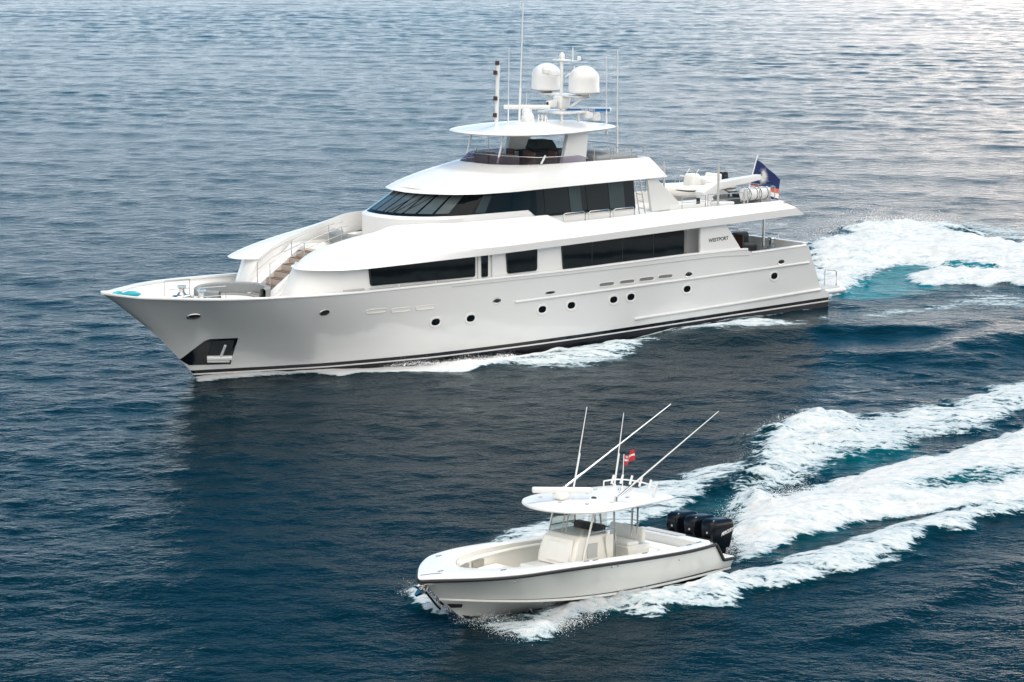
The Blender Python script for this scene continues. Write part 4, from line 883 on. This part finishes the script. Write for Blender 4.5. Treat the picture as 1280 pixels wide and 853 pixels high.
# turquoise fenders left on the bow
for i, (u, v) in enumerate(((38.25, -.15), (37.75, .15))):
    fd = empty('boat_fender', label=['turquoise fender lying on the yacht bow, closest to the tip', 'turquoise fender lying on the yacht bow, second from the tip'][i], cat='fender', group='turquoise fenders on the yacht bow')
    b_ = MB(); b_.tube([(-.52, 0, 0), (-.48, 0, 0), (-.38, 0, 0), (-.2, 0, .02), (.2, 0, .02), (.38, 0, 0), (.48, 0, 0), (.52, 0, 0)], .15, 12)
    for k, (x, y, z) in enumerate(b_.v):
        f = max(.3, 1 - (abs(x) / .53) ** 4); b_.v[k] = (x, y * f * 1.2, z * f)
    b_.build('fender_body', M['turq'], fd, 60); MB().tube([(.5, 0, 0), (.62, 0, .02)], .05, 8).build('fender_eye', M['turq'], fd)
    fd.scale = (.75, .75, .75); settle(fd, (u, v, 3.62)); fd.rotation_euler.z += R([25, -35][i])
# ------------------------------------------------------------------ the open sport boat in front
boat = empty('sport_boat', label='small open centre-console motor boat with white hardtop and three black outboards', cat='motor boat')
BM = frame(boat, BOAT_O, BOAT_A, BOAT_TRIM)
def on_boat(p): return Vector(BOAT_O) + BM @ Vector(p)
def settle_b(o, p): o.location = on_boat(p); o.rotation_euler = BM.to_euler(); return o
NT = 64
tq = np.r_[np.linspace(0, .7, 34), np.linspace(.7, 1, NT - 33)[1:]]
def row_tab(tab): 
    P = spline(tab, 260); x = np.array([p[0] for p in P]); return lambda u: np.array([np.interp(u, x, [p[k] for p in P]) for k in (1, 2)])
keel = row_tab([(-.1, 0, -.55), (3, 0, -.58), (6, 0, -.58), (8, 0, -.54), (9.3, 0, -.42), (10.02, 0, -.27)])
chine = row_tab([(-.1, 1.42, .16), (2, 1.55, .10), (4, 1.58, .06), (5.5, 1.55, .06), (7, 1.42, .10), (8.3, 1.18, .17), (9.4, .82, .25), (10.2, .45, .31), (10.7, .17, .345), (10.92, .0, .36)])
sheerB = row_tab([(1.15, 1.66, 1.06), (2, 1.80, 1.05), (3, 1.90, 1.06), (4.5, 1.95, 1.09), (6, 1.96, 1.13), (7.5, 1.95, 1.17), (8.5, 1.90, 1.18), (9.2, 1.80, 1.17), (9.8, 1.62, 1.155), (10.4, 1.27, 1.12), (10.9, .87, 1.09), (11.3, .48, 1.06), (11.52, .25, 1.04), (11.64, .11, 1.02), (11.68, .0, 1.01)])
def sheer_pt(u):
    b, z = sheerB(max(u, 1.15))
    if u < 1.15: b = 1.66 - .06 * (1.15 - u); z = itp(u, [-.2, .74, 1.15], [.52, .53, 1.06])
    return np.array([b, z])
def rowpts(kind, t):
    if kind == 'k': u = .22 + 9.80 * t; return np.array([u, *keel(u)])
    if kind == 'c': u = .22 + 10.70 * t; return np.array([u, *chine(u)])
    u = .22 + 11.46 * t; return np.array([u, *sheer_pt(u)])
tqs = np.unique(np.r_[tq, [(x - .22) / 11.46 for x in (.70, .74, .85, 1.0, 1.10, 1.15, 1.2)]]); NT = len(tqs)
rows = []
for f in (0, .33, .66, 1): rows.append([tuple(rowpts('k', t) * (1 - f) + rowpts('c', t) * f) for t in tqs])
LIPD = np.array([0, .05, .0])
rows.append([tuple(rowpts('c', t) + np.array([0, .05 * min(1, 12 * (1 - t)), -.005])) for t in tqs])
rows.append([tuple(rowpts('c', t) + np.array([0, .045 * min(1, 12 * (1 - t)), .035])) for t in tqs])
def topside(t, f):
    c, s = rowpts('c', t), rowpts('s', t); c = c + np.array([0, .03 * min(1, 12 * (1 - t)), .05]); fl_ = f ** (1 + .5 * float(sstep(.5, .95, t)))
    return np.array([c[0] + (s[0] - c[0]) * f, c[1] + (s[1] - c[1]) * fl_, c[2] + (s[2] - c[2]) * f])
for f in (.0, .12, .25, .4, .55, .7, .82, .92, 1): rows.append([tuple(topside(t, f)) for t in tqs])
mb = MB(); mb.loft(rows); mb.mirror()
for i in range(len(rows) - 1):
    a, b = rows[i][0], rows[i + 1][0]; mb.add([a, b, (b[0], -b[1], b[2]), (a[0], -a[1], a[2])], [(0, 1, 2, 3)])
bh = mb.build('hull', M['cream_hull'], boat, 32)
# black rub rail along the sheer, down the stern and out along the bracket; boot line; dark bottom
def side_tube(name, fn, us_, r, m, parent=bh):
    b_ = MB()
    for s_ in (1, -1): b_.tube([Vector((p[0], p[1] * s_, p[2])) for p in (fn(u) for u in us_)], r, 8)
    return b_.build(name, m, parent)
us_ = np.r_[.20, .4, .70, .74, np.linspace(.85, 1.1, 3), 1.16, np.linspace(1.4, 9, 40), np.linspace(9.1, 11.675, 34)]
side_tube('rub_rail', lambda u: (u, sheer_pt(u)[0] + .015, sheer_pt(u)[1] - .035), us_, .050, M['rubber'])
b_ = MB()
for s_ in (1, -1):
    L = []
    for t in np.linspace(0, .985, 60):
        c = topside(t, .015); d_ = topside(t, .02 + .05 * (1 - t)); L.append([(p[0], (p[1] + .008) * s_, p[2]) for p in (c, (c + d_) / 2, d_)])
    b_.loft(L)
b_.build('boot_stripe', M['bottomblue'], bh)
b_ = MB()
for s_ in (1, -1):
    b_.loft([[(p[0], p[1] * s_, p[2] - .012) for p in (rowpts('k', t) * (1 - f) + rowpts('c', t) * f + np.array([0, .012, 0]) for f in np.linspace(0, .95 - .75 * float(sstep(.25, .75, t)), 5))] for t in np.linspace(0, .985, 50)])
b_.build('antifouling', M['bottom'], bh)
# deck edge (covering boards), cockpit liner, soles
inner = spline([(1.5, 1.42), (3, 1.55), (6, 1.58), (7, 1.50), (8, 1.36), (8.8, 1.14), (9.4, .86), (9.8, .52), (10.02, .2), (10.06, 0)], 120)
inx, iny = [p[0] for p in inner], [p[1] for p in inner]
b_ = MB(); L = []
for t in np.linspace(0, 1, 110):
    us1 = 1.5 + (11.67 - 1.5) * (1 - (1 - t) ** 1.35); ui = 1.5 + (10.06 - 1.5) * (1 - (1 - t) ** 1.35)
    s_, si = sheer_pt(us1), sheer_pt(min(ui, 10.05)); zi = si[1] + .045; k = itp(ui, inx, iny)
    o1 = np.array([us1, s_[0] if t < 1 else 0., s_[1]]); o4 = np.array([ui, k if t < 1 else 0., zi])
    L.append([tuple(o1), tuple(o1 + np.array([0, 0, .03])), tuple(o1 * .93 + o4 * .07 + np.array([0, 0, .045])), tuple(o1 * .5 + o4 * .5 + np.array([0, 0, .045])), tuple(o4 * .95 + o1 * .05 + np.array([0, 0, .015])), tuple(o4 - np.array([0, 0, .02])), tuple(o4 + np.array([.0, .05, -.10]))])
b_.loft(L).mirror(); gun = b_.build('gunwale', M['white'], boat, 50)
SOLE = lambda u: itp(u, [1, 5, 7.5, 10], [.34, .36, .46, .60])
b_ = MB(); b_.loft([[(x + .0, max(y - .02, .0) if y > 0 else 0, sheer_pt(min(x, 10))[1] + .03), (x - .03, y + .03, .95), (x - .03, max(y + .02, 0), .80), (x, max(y - .02, 0), SOLE(x))] for x, y in inner]).mirror(); lin = b_.build('cockpit_liner', M['cream'], boat, 40)
b_ = MB(); b_.loft([[(x, -max(y, .01), SOLE(x)), (x, max(y, .01), SOLE(x))] for x, y in inner]); b_.build('cockpit_sole', M['cream'], boat)
# side bolsters and flat panels coloured as the shade in the storage openings
MB().tube([(x, itp(x, inx, iny), 1.0) for x in np.linspace(2.0, 9.3, 30)], .055, 8).pair('coaming_bolster', M['cushion'], lin)
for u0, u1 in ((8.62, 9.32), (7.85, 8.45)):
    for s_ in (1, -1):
        b_ = MB(); L = [[(u, (itp(u, inx, iny) - .03) * s_, z) for z in (.72, .92)] for u in np.linspace(u0, u1, 8)]; b_.loft(L); b_.build('storage_shade', M['recess2'], lin)
b_ = MB(); L = []
for u in np.linspace(7.3, 9.75, 16):
    y = max(itp(u, inx, iny) - .04, .03); L.append([(u, -y, .66), (u, -y, .70), (u, y, .70), (u, y, .66)])
b_.loft(L, cap=True); b_.box((7.32, 0, .56), (.06, 2.6, .26)); b_.build('bow_seat', M['cushion'], boat)
# transom: seat box, corner steps, bracket
b_ = MB().rbox((1.30, 0, .78), (.5, 2.8, .62), .08).box((1.22, 0, .72), (.36, 2.9, .6)); b_.build('transom', M['white'], boat, 40)
b_ = MB(); b_.prism([(.19, -1.58), (.80, -1.60), (.80, 1.60), (.19, 1.58)], 2, .40, .55); b_.build('engine_bracket', M['white'], boat, bevel=.02)
b_ = MB().box((1.25, -.35, 1.105), (.34, 1.5, .02)); b_.build('transom_hatch', M['lgrey'], boat)
b_ = MB().rbox((1.95, -.1, .62), (.75, 2.4, .42), .08); b_.build('stern_seat', M['cushion'], boat)
b_ = MB().rbox((2.0, 1.15, .60), (.5, .5, .5), .05); b_.build('bait_well', M['cream'], boat)
# console with lounge seat in front
con = MB().loft([[(x, y, z) for x, y in ((f0, -hw), (f0, hw), (a0, hw), (a0, -hw))] for z, f0, a0, hw in ((.36, 6.34, 4.75, .74), (1.0, 6.30, 4.72, .74), (1.50, 6.14, 4.75, .70), (1.66, 5.95, 4.80, .66))], ring_closed=True, cap=True).build('console', M['cream'], boat, 40, bevel=.06)
MB().loft([[(6.40, -.62, .80), (6.40, .62, .80), (6.33, .62, .80), (6.33, -.62, .80)], [(6.22, -.58, 1.58), (6.22, .58, 1.58), (6.15, .58, 1.58), (6.15, -.58, 1.58)]], ring_closed=True, cap=True).build('lounge_backrest', M['cushion'], con, 40, bevel=.04)
MB().loft([[(6.42, -.30, .92), (6.42, .60, .92), (6.39, .60, .92), (6.39, -.30, .92)], [(6.27, -.28, 1.46), (6.27, .56, 1.46), (6.23, .56, 1.46), (6.23, -.28, 1.46)]], ring_closed=True, cap=True).build('backrest_pad', M['cushion'], con, 40, bevel=.03)
MB().rbox((6.75, 0, .58), (.75, 1.35, .46), .08).build('lounge_seat', M['cushion'], con)
MB().box((5.55, .745, 1.22), (.42, .02, .42)).build('console_hatch', M['lgrey'], con)
b_ = MB(); b_.prism([(5.05, 1.62), (4.7, 1.62), (4.7, .95), (4.92, .92), (5.0, 1.2)], 1, .76, .79); b_.pair('console_side', M['cream'], con, bevel=.01)
b_ = MB(); sw = MB().tube([(4.62 + .06 * math.cos(a), .22 * math.cos(a), 1.42 + .22 * math.sin(a)) for a in np.linspace(0, 6.283, 20, endpoint=False)], .016, 6, closed=True).tube([(4.75, 0, 1.40), (4.62, 0, 1.42)], .025).tube([(4.62, -.2, 1.42), (4.62, .2, 1.42)], .012); sw.build('steering_wheel', M['steel'], con)
MB().rbox((4.9, 0, 1.72), (.25, 1.1, .28), .05).build('instrument_panel', M['rubber'], con)
b_ = MB(); b_.loft([[(5.98, -.60, 1.66), (6.02, 0, 1.66), (5.98, .60, 1.66)], [(5.70, -.62, 2.42), (5.76, 0, 2.42), (5.70, .62, 2.42)]]); wsb = b_.build('windshield', M['clear'], boat, 60)
MB().add([(5.92, .68, 1.64), (5.65, .70, 2.42), (4.95, .70, 2.42), (4.85, .68, 1.64)], [(0, 1, 2, 3)]).pair('side_curtain', M['clear'], boat)
# hardtop with its pipework
tt_ = spline([(7.16, 0), (7.08, .45), (6.80, .95), (6.3, 1.33), (5.6, 1.48), (4.5, 1.40), (3.3, 1.28), (2.65, 1.18), (2.45, 1.0), (2.38, .5), (2.36, 0)], 70)
def tr(k, z): return [(5.0 + (x - 5.0) * k, y * k, z(x, k) if callable(z) else z) for x, y in tt_]
zt_ = lambda x, k: 2.545 + .18 * (1 - k ** 2) + .02 * math.sin((x - 2.6) / 4.7 * 3.14)
b_ = MB(); b_.loft([tr(.04, 2.47), tr(.6, 2.47), tr(.93, 2.47), tr(.985, 2.465), tr(1, 2.50), tr(.99, 2.545)] + [tr(k, zt_) for k in (.95, .88, .75, .5, .25, .04)]).mirror(); top_b = b_.build('hardtop', M['white'], boat, 45)
for s_ in (1, -1):
    for a, b in (((5.95, .78 * s_, 1.02), (5.55, .80 * s_, 2.48)), ((5.98, .80 * s_, .4), (5.95, .78 * s_, 1.02)), ((4.62, .78 * s_, .36), (4.75, .80 * s_, 2.48)), ((3.62, .72 * s_, 1.5), (3.72, .80 * s_, 2.48)), ((3.88, .72 * s_, 1.5), (3.95, .80 * s_, 2.48))):
        MB().tube([a, b], .03, 8).build('hardtop_post', M['white'] if a[0] > 5 else M['steel'], boat)
    MB().tube([(5.75, .79 * s_, 1.75), (4.68, .79 * s_, 1.78), (4.62, .79 * s_, 1.5), (4.6, .8 * s_, .4)], .022, 6).build('grab_rail', M['steel'], boat)
b_ = MB().tube([(5.8, -.25, 1.66), (5.65, -.25, 2.48)], .02).tube([(5.8, -.1, 1.66), (5.65, -.1, 2.48)], .02); b_.build('wiring_pipe', M['white'], boat)
b_ = MB().rbox((5.05, .45, 2.38), (.7, .55, .18), .04).rbox((5.4, .5, 2.40), (.25, .3, .1), .03); b_.build('overhead_box', M['rubber'], boat)
# leaning post / helm seats
lp = MB().loft([[(x, y, z) for x, y in ((f, -.66), (f, .66), (a, .66), (a, -.66))] for z, f, a in ((.36, 3.85, 3.0), (.95, 3.90, 2.98), (1.10, 3.95, 2.95), (1.12, 3.9, 2.95))], ring_closed=True, cap=True).build('leaning_post', M['cream'], boat, 40, bevel=.05)
MB().rbox((3.65, 0, 1.17), (.5, 1.25, .14), .06).build('seat', M['cushion'], lp); MB().rbox((3.25, 0, 1.38), (.16, 1.36, .44), .07).build('backrest', M['cushion'], lp)
MB().box((2.935, .35, .92), (.03, .32, .16)).build('tackle_drawer', M['rubber'], lp)
MB().rbox((2.75, 0, .62), (.45, 1.2, .5), .05).build('rear_cooler', M['cushion'], boat)
# on the hardtop: radar, rod holders, outriggers, whips, flag
MB().rbox((6.10, -.02, 2.78), (.45, .40, .22), .09).build('radar_pedestal', M['white'], top_b)
MB().rbox((6.10, -.02, 2.94), (1.75, .17, .17), .05, rz=R(-38)).build('radar_scanner', M['white'], top_b)
b_ = MB()
rp = spline([(3.55, -.75, 2.83), (3.15, -.6, 2.86), (3.0, -.2, 2.88), (3.0, .35, 2.88), (3.08, .9, 2.85), (3.4, 1.15, 2.80)], 30)
b_.tube([tuple(p) for p in rp], .022, 8)
for k in (0, 29): b_.tube([tuple(rp[k]), (rp[k][0], rp[k][1], 2.55)], .022, 6)
b_.build('rod_rack_rail', M['white'], top_b)
for k in (4, 8, 12, 16, 20, 24, 28): MB().tube([(rp[k][0] + .05, rp[k][1], rp[k][2] - .12), (rp[k][0] - .05, rp[k][1], rp[k][2] + .14)], .035, 8).build('rod_holder', M['white'], top_b)
for s_, tip in ((-1, (-.55, -1.85, 4.65)), (1, (1.55, 1.9, 5.10))):
    base = Vector((4.95, 1.05 * s_, 2.72)); tipv = Vector(tip)
    og = MB().tube([base, tipv], .030, 8, r2=.012).build('outrigger_pole', M['white'], boat)
    MB().tube([base + Vector((0, 0, -.15)), base + Vector((0, 0, .06))], .05, 8).tube([base + (tipv - base) * .02, base + (tipv - base) * .16], .036).build('outrigger_base', M['steel'], og)
    MB().tube([base + (tipv - base) * .07 + Vector((-.1, 0, -.05)), base + (tipv - base) * .55 + Vector((0, 0, -.10)), base + (tipv - base) * .96], .004, 4).build('outrigger_line', M['rubber'], og)
for b, t, r in (((4.55, -1.05, 2.6), (4.02, -1.1, 5.05), .022), ((2.98, -.85, 2.6), (2.62, -.9, 4.78), .022)):
    MB().tube([b, t], r, 8, r2=r * .5).tube([b, (b[0] + (t[0] - b[0]) * .45, b[1], b[2] + (t[2] - b[2]) * .45)], r * 1.25, 8).lathe([(.05, -.1), (.05, .06), (.03, .1)], b, 8).build('whip_antenna', M['white'], boat)
MB().tube([(4.05, .35, 2.6), (4.05, .35, 2.78)], .02).lathe([(.05, 0), (.06, .03), (.02, .08)], (4.05, .35, 2.76), 10).build('anchor_light', M['steel'], top_b)
b_ = MB()
for u, v in ((6.6, -.4), (6.7, .5), (6.0, .9), (5.2, 1.1), (4.3, .9), (4.4, -.3), (3.6, .2)): b_.rbox((u, v, zt_(u, abs(v) / 1.45) + .012), (.14, .07, .03), .012)
b_.build('deck_fitting', M['lgrey'], top_b)
MB().ball((5.35, .55, 2.70), (.09, .09, .06), 10, 7).build('satellite_antenna', M['rubber'], top_b)
cf = empty('courtesy_flag', label='small red flag with a white cross on a pole above the sport boat hardtop', cat='flag')
MB().tube([(0, 0, 0), (-.02, 0, 1.12)], .014, 6).build('staff', M['white'], cf)
def cfp(a, b, off=0.): return (-.02 + -.46 * a, .06 * math.sin(6 * a + b) + off, 1.10 - .30 * b - .04 * math.sin(5 * a) + .08 * a)
cc = cloth(cfp, 14, 10).build('flag_cloth', M['red'], cf, 80)
for sg in (1, -1):
    cloth(lambda a, b: cfp(a, .40 + .17 * b, .005 * sg), 14, 2).build('white_cross_bar', M['cloth'], cc, 80)
    cloth(lambda a, b: cfp(.34 + .13 * a, b, .006 * sg), 2, 10).build('white_cross_bar', M['cloth'], cc, 80)
    cloth(lambda a, b: cfp(.08 + .16 * a, .06 + .22 * b, .007 * sg), 3, 3).build('canton_emblem', M['lgrey'], cc, 80)
settle_b(cf, (3.55, .0, 2.62))
# three outboards on the transom
for i, v in enumerate((-.84, -.13, .58)):
    mo = MB()
    L = []
    for z, x0, x1, hw in ((.60, -.60, -.02, .17), (.74, -.64, .10, .19), (.88, -.66, .32, .21), (1.0, -.66, .38, .235), (1.16, -.70, .40, .25), (1.32, -.70, .38, .25), (1.42, -.67, .33, .235), (1.475, -.62, .25, .20), (1.495, -.52, .12, .14)):
        cxx, hx = (x0 + x1) / 2, (x1 - x0) / 2; L.append([(cxx + hx * math.copysign(abs(math.cos(a)) ** .32, math.cos(a)), v + hw * math.copysign(abs(math.sin(a)) ** .36, math.sin(a)), z + .06 * ((cxx + hx * math.cos(a)) + .15)) for a in np.linspace(0, 6.283, 32, endpoint=False)])
    mo.loft(L, ring_closed=True, cap=True); cowl = mo.build('outboard_motor', M['engine'], boat, 50)
    MB().loft([[(x0, v + s * hw, z) for x0, s in ((-.02, -1), (-.02, 1), (-.52, .6), (-.52, -.6))] for z, hw in ((.92, .17), (.60, .14), (.2, .10), (-.35, .05))], ring_closed=True, cap=True).build('midsection', M['engine'], cowl, 40, bevel=.02)
    MB().rbox((.25, v, .78), (.55, .34, .34), .05).build('mount_bracket', M['rubber'], cowl)
    MB().loft([[(x, v + s * hw, z) for x, s in ((.05, -1), (.05, 1), (-.62, 1), (-.62, -1))] for z, hw in ((.86, .19), (.80, .17))], ring_closed=True, cap=True).build('cowl_skirt', M['rubber'], cowl, 40)
    lettering('MERCURY', .14, M['cloth'], cowl, (-.30, v + .262, 1.10), (-1, 0, .22), (.0, 0, 1), shear=.35, squeeze=.85)
    MB().lathe([(.035, 0), (.03, .012)], (0, 0, 0), 10).build('maker_badge', M['lgrey'], cowl).matrix_local = Matrix.Translation((.395, v + .06, 1.12)) @ Matrix.Rotation(R(90), 4, 'Y')
# bow roller, anchor, cleats, lights
b_ = MB().rbox((11.56, 0, .86), (.5, .16, .12), .04); b_.tube([(11.69, -.06, .82), (11.69, .06, .82)], .07); b_.build('bow_roller', M['steel'], boat)
an = empty('boat_anchor', label='steel anchor hung on the bow roller of the small open boat', cat='anchor')
MB().tube([(11.55, 0, .78), (11.0, 0, .22), (10.86, 0, .10)], .045).build('shank', M['steel'], an)
MB().loft([[(11.85, -.03, .62), (11.85, .03, .62), (11.8, 0, .56)], [(11.55, -.20, .74), (11.55, .20, .74), (11.55, 0, .60)], [(11.35, -.24, .88), (11.35, .24, .88), (11.35, 0, .74)]], ring_closed=True, cap=True).build('fluke', M['steel'], an, 40)
an.location = on_boat((0, 0, 0)); an.rotation_euler = BM.to_euler()
MB().add([(10.78, .16, .26), (10.35, .36, .22), (10.35, .33, .12), (10.62, .17, .12)], [(0, 1, 2, 3)]).pair('stem_plate', M['rubber'], bh)
for u, v in ((10.9, 0), (9.73, -1.30), (9.61, 1.18), (6.85, 1.74), (6.85, -1.74), (6.5, 1.76), (2.3, 1.60), (2.3, -1.60), (1.75, 1.50), (4.4, 1.75), (4.4, -1.75)):
    z = sheer_pt(u)[1] + .05
    MB().tube([(u - .11, v, z + .035), (u + .11, v, z + .035)], .016, 6).tube([(u - .04, v, z), (u - .04, v, z + .035)], .014, 6).tube([(u + .04, v, z), (u + .04, v, z + .035)], .014, 6).build('cleat', M['steel'], boat)
MB().tube([(11.5, -.18, 1.10), (11.15, -.02, 1.13), (10.95, .14, 1.135)], .007, 6).build('anchor_line', M['rubber'], boat)
for u, z in ((6.0, .98), (5.75, .98), (3.0, .80), (9.6, .92)):
    for s_ in (1, -1):
        t = (u - .22) / 11.46; f = 1 - (sheer_pt(u)[1] - z) / (sheer_pt(u)[1] - chine(u)[1]); p = topside(t, f); MB().ball((p[0], (p[1] + .01) * s_, p[2]), (.035, .02, .03), 8, 6).build('hull_fitting', M['steel'], bh)
# ------------------------------------------------------------------ spray thrown off the wakes
def spray(name, label, path, n, spread, height, size, seed, back=(0, 0)):
    """fine drops over a line on the water: dense and low near it, thinning upwards"""
    g = np.random.default_rng(seed); P = polyl([sea_pt(*p) for p in path], 200)
    k = g.integers(0, 200, n); clump = vnoise(k * .11, k * 0. + seed, 3); z = g.exponential(.33, n) * height * (.35 + 1.2 * clump); z = np.minimum(z, height * 1.6)
    c = np.stack([P[k, 0] + g.normal(0, spread, n) + back[0] * z, P[k, 1] + g.normal(0, spread, n) + back[1] * z, z + .02], 1)
    s_ = size * np.exp(g.normal(0, .45, n)) * (1 - .4 * np.clip(z / height, 0, 1))
    base = np.array([(1, 0, 0), (-1, 0, 0), (0, 1, 0), (0, -1, 0), (0, 0, 1), (0, 0, -1)], float); fs = np.array([(0, 2, 4), (2, 1, 4), (1, 3, 4), (3, 0, 4), (2, 0, 5), (1, 2, 5), (3, 1, 5), (0, 3, 5)])
    v = (c[:, None, :] + base[None] * s_[:, None, None] * g.uniform(.6, 1.5, (n, 6, 1))).reshape(-1, 3); f = (fs[None] + 6 * np.arange(n)[:, None, None]).reshape(-1, 3)
    me = bpy.data.meshes.new(name); me.from_pydata(v.tolist(), [], f.tolist()); me.materials.append(M['spray']); o = bpy.data.objects.new(name, me); COL.objects.link(o)
    return tag(o, label, 'spray', None, 'stuff')
spray('spray', 'white spray thrown up along the near side of the small open boat', C_((290, 450), (330, 470), (420, 500), (500, 530), (600, 500), (720, 450), (850, 400)), 16000, .30, .38, .006, 3)
spray('spray', 'white spray thrown out under the bow of the small open boat', [(508, 744), (520, 746), (540, 756), (560, 768)], 5000, .15, .34, .006, 4)
spray('spray', 'white spray standing behind the three outboard motors', B_((340, 600), (350, 520), (380, 470), (470, 430), (600, 400)), 12000, .34, .45, .007, 5)
spray('spray', 'white spray on the crest of the far bow wave of the small open boat', B_((150, 420), (330, 345), (410, 300), (425, 235), (490, 185), (600, 150)), 7000, .26, .32, .007, 6)
spray('spray', 'white spray along the foaming crest behind the yacht stern', A_((380, 300), (450, 240), (540, 190), (640, 150), (760, 140), (900, 130)), 9000, .7, .75, .017, 7)
spray('spray', 'white spray running along the waterline of the large yacht', [(243, 468), (300, 461), (380, 456), (470, 457), (560, 456), (640, 446)], 9000, .22, .22, .010, 8)
